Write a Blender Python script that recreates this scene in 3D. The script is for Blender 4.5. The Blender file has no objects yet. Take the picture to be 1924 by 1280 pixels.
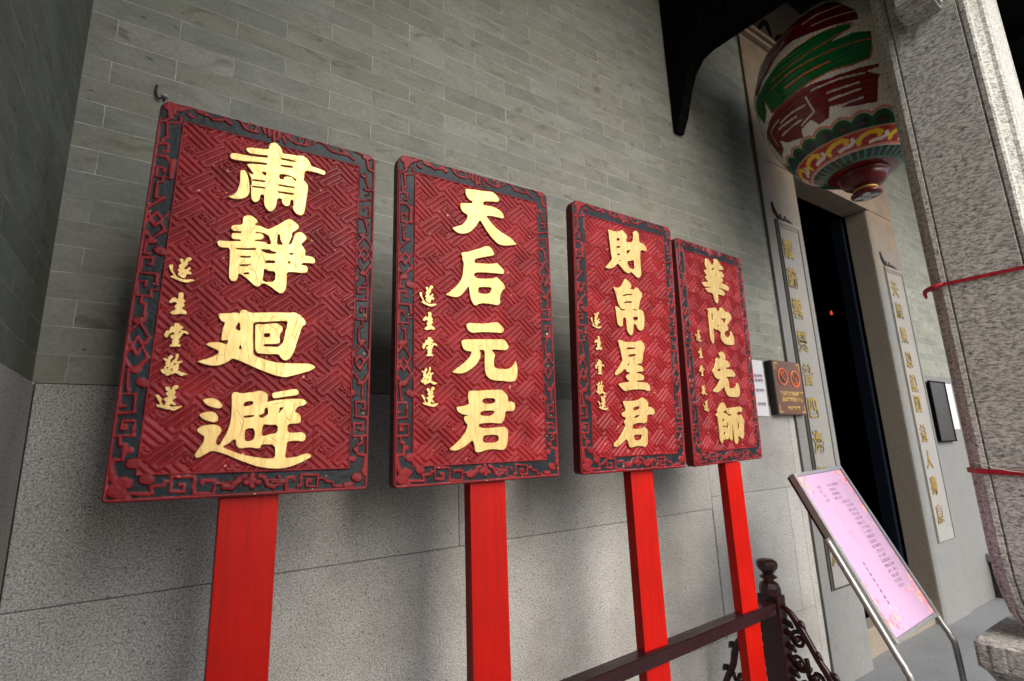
import bpy, bmesh, math, random
import numpy as np
from mathutils import Matrix, Vector
R = math.radians
random.seed(7)
S = bpy.context.scene
C = S.collection

# ------------------------------------------------------------------ camera, sky, sun, exposure
cam = bpy.data.cameras.new('camera'); camo = bpy.data.objects.new('camera', cam); C.objects.link(camo)
cam.sensor_width = 36; cam.lens = 963.41 * 36 / 1924; cam.clip_start = .05; cam.clip_end = 400
yaw, pitch, roll = R(33.77008358), R(12.04383477), R(-2.0573966)
f_ = Vector((math.sin(yaw) * math.cos(pitch), math.cos(yaw) * math.cos(pitch), math.sin(pitch)))
r_ = Vector((math.cos(yaw), -math.sin(yaw), 0)); u_ = r_.cross(f_)
r2 = math.cos(roll) * r_ + math.sin(roll) * u_; u2 = -math.sin(roll) * r_ + math.cos(roll) * u_
camo.matrix_world = Matrix(((r2.x, u2.x, -f_.x, 0), (r2.y, u2.y, -f_.y, 0), (r2.z, u2.z, -f_.z, 1.28), (0, 0, 0, 1)))
cam.dof.use_dof = True; cam.dof.focus_distance = 1.5; cam.dof.aperture_fstop = 4.0
S.camera = camo

SUN_EL, SUN_AZ = 36, 184          # azimuth: compass angle from +Y, clockwise seen from above
W = bpy.data.worlds.new('World'); S.world = W; W.use_nodes = True
wn = W.node_tree.nodes; wl = W.node_tree.links
sky = wn.new('ShaderNodeTexSky'); sky.sky_type = 'NISHITA'; sky.sun_disc = False
sky.sun_elevation = R(SUN_EL); sky.sun_rotation = R(SUN_AZ); sky.dust_density = 2.5; sky.air_density = .8; sky.ozone_density = .6
wl.new(sky.outputs[0], wn['Background'].inputs[0]); wn['Background'].inputs[1].default_value = .13
sd = bpy.data.lights.new('sun', 'SUN'); sd.energy = 1.5; sd.angle = R(50); sd.color = (1, .99, .97)
so = bpy.data.objects.new('sun', sd); C.objects.link(so)
to_sun = Vector((math.sin(R(SUN_AZ)) * math.cos(R(SUN_EL)), math.cos(R(SUN_AZ)) * math.cos(R(SUN_EL)), math.sin(R(SUN_EL))))
so.rotation_euler = to_sun.to_track_quat('Z', 'Y').to_euler(); so.location = (4, -8, 9)
S.view_settings.view_transform = 'Standard'; S.view_settings.look = 'None'
S.view_settings.gamma = 1; S.view_settings.exposure = 1.4

# ------------------------------------------------------------------ helpers
def tag(o, label=None, cat=None, group=None, kind=None):
    if label: o['label'] = label
    if cat: o['category'] = cat
    if group: o['group'] = group
    if kind: o['kind'] = kind
    return o

def empty(name, loc=(0, 0, 0), mat=None):
    o = bpy.data.objects.new(name, None); C.objects.link(o); o.empty_display_size = .1
    if mat is None: o.location = loc
    else: o.matrix_world = mat
    return o

def link(name, me, m=None, parent=None):
    o = bpy.data.objects.new(name, me); C.objects.link(o)
    if m is not None:
        me.materials.clear(); me.materials.append(m)
    if parent is not None: o.parent = parent
    return o

def from_bm(name, bm, m, parent=None, smooth=False):
    me = bpy.data.meshes.new(name); bm.normal_update(); bm.to_mesh(me); bm.free()
    if smooth: me.polygons.foreach_set('use_smooth', [True] * len(me.polygons))
    return link(name, me, m, parent)

def add_box(bm, lo, hi, bev=0.0):
    vs = [bm.verts.new((x, y, z)) for x in (lo[0], hi[0]) for y in (lo[1], hi[1]) for z in (lo[2], hi[2])]
    q = [(0, 1, 3, 2), (4, 6, 7, 5), (0, 4, 5, 1), (2, 3, 7, 6), (0, 2, 6, 4), (1, 5, 7, 3)]
    fs = [bm.faces.new([vs[i] for i in k]) for k in q]
    if bev > 0:
        es = list({e for f in fs for e in f.edges})
        bmesh.ops.bevel(bm, geom=es, offset=bev, segments=2, affect='EDGES', profile=.6)
    return vs

def box(name, lo, hi, m, parent=None, bev=0.0):
    bm = bmesh.new(); add_box(bm, lo, hi, bev); return from_bm(name, bm, m, parent)

def prism(name, pts, axis, a, b, m, parent=None, bev=0.0):
    """extrude a closed 2-D outline along an axis from a to b"""
    bm = bmesh.new()
    def P(p, t): return {'x': (t, p[0], p[1]), 'y': (p[0], t, p[1]), 'z': (p[0], p[1], t)}[axis]
    A = [bm.verts.new(P(p, a)) for p in pts]; B = [bm.verts.new(P(p, b)) for p in pts]
    f1 = bm.faces.new(A); f2 = bm.faces.new(B[::-1])
    n = len(pts)
    for i in range(n): bm.faces.new((A[i], B[i], B[(i + 1) % n], A[(i + 1) % n]))
    if bev:
        bmesh.ops.bevel(bm, geom=list(f1.edges) + list(f2.edges), offset=bev, segments=2, affect='EDGES')
    bmesh.ops.recalc_face_normals(bm, faces=bm.faces)
    return from_bm(name, bm, m, parent)

def tube(bm, pts, rad, n=10, sub=6, flat=None):
    """swept tube through points (Catmull-Rom); rad number or list; flat=(axis index, factor) squashes the section"""
    P = [Vector(p) for p in pts]
    rr = rad if isinstance(rad, (list, tuple)) else [rad] * len(P)
    path = []; rads = []
    if sub > 1 and len(P) > 2:
        for i in range(len(P) - 1):
            p0 = P[max(i - 1, 0)]; p1 = P[i]; p2 = P[i + 1]; p3 = P[min(i + 2, len(P) - 1)]
            for k in range(sub):
                t = k / sub
                path.append(.5 * ((2 * p1) + (p2 - p0) * t + (2 * p0 - 5 * p1 + 4 * p2 - p3) * t * t + (3 * p1 - p0 - 3 * p2 + p3) * t ** 3))
                rads.append(rr[i] * (1 - t) + rr[i + 1] * t)
        path.append(P[-1]); rads.append(rr[-1])
    else: path = P; rads = rr
    prev = None; rings = []
    for i, p in enumerate(path):
        d = (path[min(i + 1, len(path) - 1)] - path[max(i - 1, 0)]).normalized()
        if prev is None:
            a = Vector((0, 0, 1)) if abs(d.z) < .9 else Vector((1, 0, 0)); nrm = d.cross(a).normalized()
        else:
            nrm = (prev - d * prev.dot(d)).normalized()
        prev = nrm; b = d.cross(nrm)
        ring = []
        for k in range(n):
            t = 2 * math.pi * k / n; o = (nrm * math.cos(t) + b * math.sin(t)) * rads[i]
            if flat: o[flat[0]] *= flat[1]
            ring.append(bm.verts.new(p + o))
        rings.append(ring)
    for a, b in zip(rings, rings[1:]):
        for k in range(n): bm.faces.new((a[k], a[(k + 1) % n], b[(k + 1) % n], b[k]))
    bm.faces.new(rings[0][::-1]); bm.faces.new(rings[-1])

def lathe(bm, prof, c, n=32):
    rings = []
    for r, z in prof:
        rings.append([bm.verts.new((c[0] + r * math.cos(2 * math.pi * k / n), c[1] + r * math.sin(2 * math.pi * k / n), z)) for k in range(n)])
    for a, b in zip(rings, rings[1:]):
        for k in range(n): bm.faces.new((a[k], a[(k + 1) % n], b[(k + 1) % n], b[k]))
    bm.faces.new(rings[0][::-1]); bm.faces.new(rings[-1])

def chaikin(pts, it=1):
    p = np.asarray(pts, float)
    for _ in range(it):
        q = np.roll(p, -1, 0)
        p = np.stack([p * .8 + q * .2, p * .2 + q * .8], 1).reshape(-1, 2)
    return p

def curve_mesh(cu):
    o = bpy.data.objects.new('tmp', cu); C.objects.link(o)
    dg = bpy.context.evaluated_depsgraph_get()
    me = bpy.data.meshes.new_from_object(o.evaluated_get(dg))
    bpy.data.objects.remove(o); bpy.data.curves.remove(cu)
    return me

def glyph_mesh(contours, ext, bev):
    """filled 2-D outline with holes, extruded with rounded edges"""
    cu = bpy.data.curves.new('g', 'CURVE'); cu.dimensions = '2D'; cu.fill_mode = 'BOTH'
    cu.extrude = ext; cu.bevel_depth = bev; cu.offset = -bev; cu.bevel_resolution = 1
    for c in contours:
        p = chaikin(c, 1); s = cu.splines.new('POLY'); s.points.add(len(p) - 1)
        s.points.foreach_set('co', np.c_[p, np.zeros(len(p)), np.ones(len(p))].ravel()); s.use_cyclic_u = True
    return curve_mesh(cu)

def text_mesh(body, size, ext=0.0, align='CENTER', sx=1.0, bold=0.0, gap=1.0):
    cu = bpy.data.curves.new('t', 'FONT'); cu.body = body; cu.size = size; cu.extrude = ext
    cu.align_x = align; cu.align_y = 'CENTER'; cu.offset = bold; cu.space_character = gap
    me = curve_mesh(cu)
    if sx != 1.0: me.transform(Matrix.Diagonal((sx, 1, 1, 1)))
    return me

FACE_FRONT = Matrix(((1, 0, 0, 0), (0, 0, -1, 0), (0, 1, 0, 0), (0, 0, 0, 1)))   # local x,y,z -> world x,z,-y

# ------------------------------------------------------------------ materials
class NT:
    def __init__(s, name):
        s.m = bpy.data.materials.new(name); s.m.use_nodes = True; s.t = s.m.node_tree; s.n = s.t.nodes; s.l = s.t.links
        s.b = s.n['Principled BSDF']
    def put(s, sock, v):
        if isinstance(v, bpy.types.NodeSocket): s.l.new(v, sock)
        elif isinstance(v, (tuple, list)) and len(v) == 3 and sock.type == 'RGBA': sock.default_value = (*v, 1)
        else: sock.default_value = v
    def set(s, **k):
        for a, v in k.items(): s.put(s.b.inputs[a.replace('_', ' ')], v)
        return s
    def node(s, typ, **k):
        n = s.n.new(typ)
        for a, v in k.items(): setattr(n, a, v)
        return n
    def coord(s, kind='Object'): return s.node('ShaderNodeTexCoord').outputs[kind]
    def mapping(s, v, scale=(1, 1, 1), rot=(0, 0, 0), loc=(0, 0, 0)):
        n = s.node('ShaderNodeMapping'); s.put(n.inputs['Vector'], v)
        n.inputs['Scale'].default_value = scale; n.inputs['Rotation'].default_value = rot; n.inputs['Location'].default_value = loc
        return n.outputs[0]
    def noise(s, v, scale, detail=4, rough=.6, dist=0.0):
        n = s.node('ShaderNodeTexNoise'); s.put(n.inputs['Vector'], v); n.inputs['Scale'].default_value = scale
        n.inputs['Detail'].default_value = detail; n.inputs['Roughness'].default_value = rough; n.inputs['Distortion'].default_value = dist
        return n.outputs[0]
    def ramp(s, f, *stops):
        n = s.node('ShaderNodeValToRGB'); s.put(n.inputs[0], f); e = n.color_ramp.elements
        while len(e) < len(stops): e.new(.5)
        for i, (p, c) in enumerate(stops):
            e[i].position = p; e[i].color = (c, c, c, 1) if not isinstance(c, tuple) else (*c, 1)
        return n.outputs[0]
    def mix(s, f, a, b, mode='MIX'):
        n = s.node('ShaderNodeMix', data_type='RGBA', blend_type=mode)
        s.put(n.inputs[0], f); s.put(n.inputs[6], a); s.put(n.inputs[7], b); return n.outputs[2]
    def math(s, op, a, b=0.0, c=0.0):
        n = s.node('ShaderNodeMath', operation=op)
        s.put(n.inputs[0], a); s.put(n.inputs[1], b)
        if op in ('MULTIPLY_ADD', 'SMOOTH_MIN'): s.put(n.inputs[2], c)
        return n.outputs[0]
    def sep(s, v):
        n = s.node('ShaderNodeSeparateXYZ'); s.put(n.inputs[0], v); return n.outputs
    def comb(s, x, y, z):
        n = s.node('ShaderNodeCombineXYZ'); s.put(n.inputs[0], x); s.put(n.inputs[1], y); s.put(n.inputs[2], z); return n.outputs[0]
    def bump(s, h, strength=.3, dist=.002):
        n = s.node('ShaderNodeBump'); s.put(n.inputs['Height'], h); n.inputs['Strength'].default_value = strength; n.inputs['Distance'].default_value = dist
        s.l.new(n.outputs[0], s.b.inputs['Normal'])
    def attr(s, name):
        return s.node('ShaderNodeAttribute', attribute_name=name).outputs

def simple(name, col, rough=.5, metal=0.0, var=.25, scale=30, bump=.1, coat=0.0, stretch=(1, 1, 1), spec=.4):
    t = NT(name); v = t.mapping(t.coord(), stretch)
    n = t.noise(v, scale, 5)
    dark = tuple(c * (1 - var) for c in col); lite = tuple(min(1, c * (1 + var)) for c in col)
    t.set(Base_Color=t.ramp(n, (.3, dark), (.7, lite)), Metallic=metal, Roughness=t.ramp(n, (.25, max(0, rough - .08)), (.75, min(1, rough + .1))), Coat_Weight=coat, Specular_IOR_Level=spec)
    if bump: t.bump(n, bump, .002)
    return t.m

def m_brick(axis, shade=1.0):
    t = NT('grey_brick_' + axis); o = t.sep(t.coord())
    hx = o[0] if axis == 'x' else o[1]
    warp = t.noise(t.coord(), 2.2, 2)
    jit = t.noise(t.coord(), 38, 3, .6)
    z = t.math('ADD', t.math('MULTIPLY_ADD', warp, .009, o[2]), t.math('MULTIPLY', jit, .0022))
    hx2 = t.math('MULTIPLY_ADD', t.noise(t.mapping(t.coord(), loc=(5, 3, 1)), 16, 2), .010, hx)
    v = t.comb(t.math('ADD', hx2, -.0215), t.math('ADD', z, -1.473 - .0055 + .0683 * 20), 0.0)
    b = t.node('ShaderNodeTexBrick', offset=.5, offset_frequency=2, squash=1.0)
    t.put(b.inputs['Vector'], v)
    b.inputs['Color1'].default_value = (0, 0, 0, 1); b.inputs['Color2'].default_value = (1, 1, 1, 1); b.inputs['Mortar'].default_value = (.5, .5, .5, 1)
    b.inputs['Scale'].default_value = 1; b.inputs['Mortar Size'].default_value = .0013; b.inputs['Mortar Smooth'].default_value = .25
    b.inputs['Brick Width'].default_value = .288; b.inputs['Row Height'].default_value = .0683; b.inputs['Bias'].default_value = 0
    rnd = b.outputs['Color']; mort = b.outputs['Fac']
    hv = t.comb(hx, t.math('MULTIPLY', o[2], 2.0), t.math('MULTIPLY', rnd, 5.0))
    n1 = t.noise(hv, 7, 6, .62, .6); n2 = t.noise(t.coord(), 1.1, 3); n3 = t.noise(t.coord(), 90, 5, .7)
    base = t.ramp(rnd, (0, (.168, .178, .160)), (.45, (.222, .231, .198)), (.75, (.198, .202, .164)), (1, (.250, .259, .224)))
    base = t.mix(t.ramp(n1, (.46, 0.0), (.70, .5)), base, (.10, .102, .084))
    base = t.mix(t.ramp(n1, (.30, .35), (.43, 0.0)), base, (.30, .31, .30))
    base = t.mix(t.ramp(n2, (.45, 0.0), (.7, .45)), base, (.19, .175, .132))
    spots = t.noise(t.mapping(t.coord(), (1, 1, 2)), 24, 3, .5)
    base = t.mix(t.ramp(spots, (.66, 0.0), (.76, .75)), base, (.048, .048, .036))
    pv = t.comb(t.math('MULTIPLY', hx, 1.0), t.math('MULTIPLY', o[2], 2.3), t.math('MULTIPLY', rnd, 9.0))
    pt = t.noise(pv, 9, 4, .55, .8)
    base = t.mix(t.math('MULTIPLY', t.ramp(pt, (.57, 0.0), (.70, .6)), t.ramp(rnd, (.35, .25), (.7, 1.0))), base, (.075, .068, .048))
    base = t.mix(t.ramp(t.noise(t.coord(), 55, 2, .4), (.74, 0.0), (.78, .8)), base, (.03, .03, .026))
    base = t.mix(t.ramp(n3, (.3, .35), (.6, 0.0)), base, (.075, .076, .07))
    mn = t.noise(t.coord(), 12, 3)
    mcol = t.ramp(mn, (.36, (.22, .22, .195)), (.60, (.40, .395, .36)))
    mvis = t.ramp(t.noise(t.coord(), 5, 4, .7), (.36, .25), (.56, 1.0))
    base = t.mix(t.math('MULTIPLY', mort, mvis), base, mcol)
    if shade != 1.0: base = t.mix(1.0, base, (shade, shade * 1.04, shade), 'MULTIPLY')  # shade on the side wall, multiplied into its brick colour
    t.set(Base_Color=base, Roughness=.85, Specular_IOR_Level=.2)
    h = t.math('MULTIPLY_ADD', mort, .45, t.math('MULTIPLY', n3, .35))
    t.bump(t.math('ADD', h, t.math('MULTIPLY', n1, .4)), .55, .003)
    return t.m

def m_granite(name, light, dark, spk=.5, scale=140, chisel=(1, 1, 1), bump=.5, stain=(.17, .145, .1), stain_amt=.4, warm=None):
    t = NT(name); co = t.coord(); v = t.mapping(co, chisel)
    a = t.noise(v, scale, 3, .7); b = t.noise(v, scale * 2.4, 2, .6); c = t.noise(co, 1.6, 4); d = t.noise(co, 9, 4)
    col = t.ramp(a, (.36, dark), (.5, tuple((x + y) / 2 * 1.05 for x, y in zip(light, dark))), (.58, light))
    col = t.mix(t.ramp(b, (.30, spk), (.42, 0.0)), col, (.035, .034, .03))
    col = t.mix(t.ramp(b, (.62, 0.0), (.72, .5)), col, tuple(min(1, x * 1.35) for x in light))
    g2 = t.noise(v, scale * .7, 2, .5)
    col = t.mix(t.ramp(g2, (.65, 0.0), (.70, spk * .75)), col, (.03, .029, .026))
    col = t.mix(t.ramp(c, (.45, 0.0), (.75, stain_amt)), col, stain)
    col = t.mix(t.ramp(d, (.5, 0.0), (.8, .25)), col, tuple(x * .6 for x in dark))
    oi = t.node('ShaderNodeObjectInfo').outputs['Random']
    col = t.mix(1.0, col, t.ramp(oi, (0, .86), (1, 1.06)), 'MULTIPLY')
    if warm:
        z = t.sep(co)[2]
        w = t.node('ShaderNodeMapRange'); t.put(w.inputs[0], t.math('MULTIPLY_ADD', t.math('SUBTRACT', d, .5), .9, z))
        w.inputs[1].default_value = warm[1]; w.inputs[2].default_value = warm[2]
        col = t.mix(w.outputs[0], col, t.mix(.5, col, warm[0], 'MULTIPLY') if False else t.mix(t.ramp(t.noise(co, 4.5, 5, .65), (.35, .55), (.65, .85)), col, t.mix(t.ramp(t.noise(co, 7, 5, .7), (.4, 0.0), (.66, .6)), warm[0], (.10, .06, .03))))
    t.set(Base_Color=col, Roughness=.8)
    t.bump(t.math('ADD', t.math('MULTIPLY', a, .7), t.math('MULTIPLY', b, .3)), bump, .003)
    return t.m

def m_attr(name, rough=.45, metal=0.0, coat=0.0, fleck=None, bump=.25, bscale=160, spec=.35, mottle=.45):
    t = NT(name); c = t.attr('Col')[0]; n = t.noise(t.coord(), bscale, 4); n2 = t.noise(t.coord(), 11, 5)
    col = t.mix(t.ramp(n2, (.35, mottle), (.6, 0.0)), c, t.mix(1.0, c, (.5, .45, .45), 'MULTIPLY'))
    if fleck:
        f = t.noise(t.coord(), 75, 2, .4)
        col = t.mix(t.ramp(f, (.735, 0.0), (.757, .9)), col, fleck)
    t.set(Base_Color=col, Roughness=t.ramp(n2, (.3, rough - .08), (.7, rough + .1)), Metallic=metal, Coat_Weight=coat, Specular_IOR_Level=spec)
    t.bump(n, bump, .001)
    return t.m

def m_gold():
    t = NT('gold_leaf'); co = t.coord()
    n = t.noise(t.mapping(co, (6, 1, 1)), 18, 5); n2 = t.noise(co, 60, 4)
    vo = t.node('ShaderNodeTexVoronoi', feature='DISTANCE_TO_EDGE'); t.put(vo.inputs['Vector'], t.mapping(co, (1.0, .33, 1))); vo.inputs['Scale'].default_value = 42
    crack = t.math('MULTIPLY', t.ramp(vo.outputs['Distance'], (.0, 1.0), (.03, 0.0)), t.ramp(t.noise(co, 16, 2), (.44, 0.0), (.52, 1.0)))
    col = t.ramp(n, (.3, (.52, .34, .10)), (.6, (.66, .47, .185)), (.8, (.75, .58, .28)))
    col = t.mix(t.ramp(n2, (.68, 0.0), (.8, .5)), col, (.42, .26, .07))
    col = t.mix(t.math('MULTIPLY', crack, .38), col, (.16, .09, .03))
    t.set(Base_Color=col, Metallic=.55, Roughness=t.ramp(n2, (.3, .34), (.7, .5)))
    t.bump(t.math('SUBTRACT', t.math('MULTIPLY', n2, .5), crack), .25, .001)
    return t.m

def m_lacquer(name, col, rough=.3, wear=None, grain=(60, 60, 4), streak=.35, spec=.3):
    t = NT(name); co = t.coord()
    g = t.noise(t.mapping(co, grain), 1.0, 6, .65); n = t.noise(co, 5, 5); s = t.noise(t.mapping(co, (30, 30, 6)), 3, 4)
    c = t.ramp(n, (.3, tuple(x * .8 for x in col)), (.7, tuple(min(1, x * 1.08) for x in col)))
    c = t.mix(t.ramp(g, (.32, streak), (.56, 0.0)), c, tuple(x * .5 for x in col))
    if wear: c = t.mix(t.ramp(s, (.66, 0.0), (.74, .6)), c, wear)
    t.set(Base_Color=c, Roughness=t.ramp(g, (.3, rough + .16), (.65, rough)), Coat_Weight=0, Specular_IOR_Level=spec)
    t.bump(g, .12, .001)
    return t.m

M = {}
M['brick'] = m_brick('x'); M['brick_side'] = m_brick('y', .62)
M['dado'] = m_granite('grey_granite', (.44, .43, .402), (.158, .153, .14), .9, 230, bump=.5, stain=(.13, .115, .088), stain_amt=.62)
M['jamb'] = m_granite('dressed_granite', (.172, .176, .171), (.12, .122, .117), .25, 150, bump=.2, stain=(.19, .18, .155), stain_amt=.35, warm=((.25, .16, .078), 2.3, 3.1))
M['reveal'] = m_granite('brown_granite', (.2, .17, .13), (.11, .09, .065), .35, 150, bump=.25)
M['column'] = m_granite('chiselled_granite', (.52, .515, .47), (.19, .186, .165), .95, 105, (1, .5, 1.3), .6, stain_amt=.2)
M['floor'] = m_granite('floor_stone', (.172, .182, .186), (.115, .121, .124), .2, 90, bump=.2, stain=(.09, .092, .09), stain_amt=.5)
M['panelstone'] = m_granite('panel_stone', (.205, .203, .19), (.17, .168, .157), .12, 150, bump=.1, stain=(.3, .25, .18), stain_amt=.3, warm=((.3, .21, .12), 2.45, 2.9))
M['groove'] = simple('dark_groove', (.03, .028, .025), .9)
M['blackwood'] = simple('sooty_wood', (.003, .0026, .0022), .85, spec=.06, var=.3, scale=14, stretch=(4, 4, 1))
M['ceiling'] = simple('roof_timber', (.004, .0034, .003), .9, spec=.05, stretch=(1, 8, 1), scale=6)
M['header'] = simple('painted_header', (.03, .019, .01), .7, var=.5, scale=9, stretch=(1, 1, 3))
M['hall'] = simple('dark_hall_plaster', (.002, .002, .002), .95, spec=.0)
M['door'] = simple('navy_door_paint', (.003, .005, .009), .7, spec=.05, stretch=(8, 8, 1))
M['board'] = m_lacquer('dark_red_lacquer', (.10, .005, .008), .45, wear=(.25, .06, .06))
M['relief'] = m_attr('red_relief_lacquer', .46, fleck=(.55, .33, .16), spec=.22)
M['gold'] = m_gold()
M['pole'] = m_lacquer('bright_red_paint', (.36, .0042, .0010), .36, wear=(.19, .003, .001), grain=(110, 3, 110), streak=.5, spec=.15)
M['rosewood'] = m_lacquer('rosewood_varnish', (.020, .0055, .0065), .22, grain=(4, 60, 60))
M['steel'] = simple('brushed_steel', (.30, .30, .29), .42, .65, .12, 80, .02)
M['pink'] = simple('pink_paper', (.76, .46, .68), .6, var=.03, scale=8, bump=0)
M['ink'] = simple('printed_ink', (.16, .09, .15), .7, bump=0)
M['blossom'] = simple('printed_blossom', (.78, .25, .27), .6, var=.3, scale=60, bump=0)
M['blossom2'] = simple('printed_orange_blossom', (.80, .42, .28), .6, var=.25, scale=60, bump=0)
M['paper'] = simple('white_paper', (.50, .50, .51), .6, var=.03, bump=0)
M['plaque'] = m_lacquer('brown_plaque', (.115, .042, .02), .3, grain=(60, 60, 4))
M['plaqueside'] = simple('plaque_edge', (.015, .010, .008), .6)
M['goldink'] = simple('gold_lettering', (.50, .33, .09), .45, .3, bump=0)
M['couplet'] = simple('old_gold_paint', (.25, .165, .03), .42, .45, .45, 40, .3)
M['signred'] = simple('orange_red_print', (.60, .12, .035), .5, bump=0)
M['dark'] = simple('black_plaque', (.018, .014, .011), .4)
M['ribbon'] = simple('red_tape', (.32, .012, .022), .45, bump=.05)
M['string'] = simple('white_string', (.6, .57, .5), .7)
M['lantern'] = None
M['maroon'] = m_lacquer('maroon_lacquer', (.10, .008, .010), .22)
M['iron'] = simple('rusty_iron', (.02, .016, .012), .8)
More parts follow.
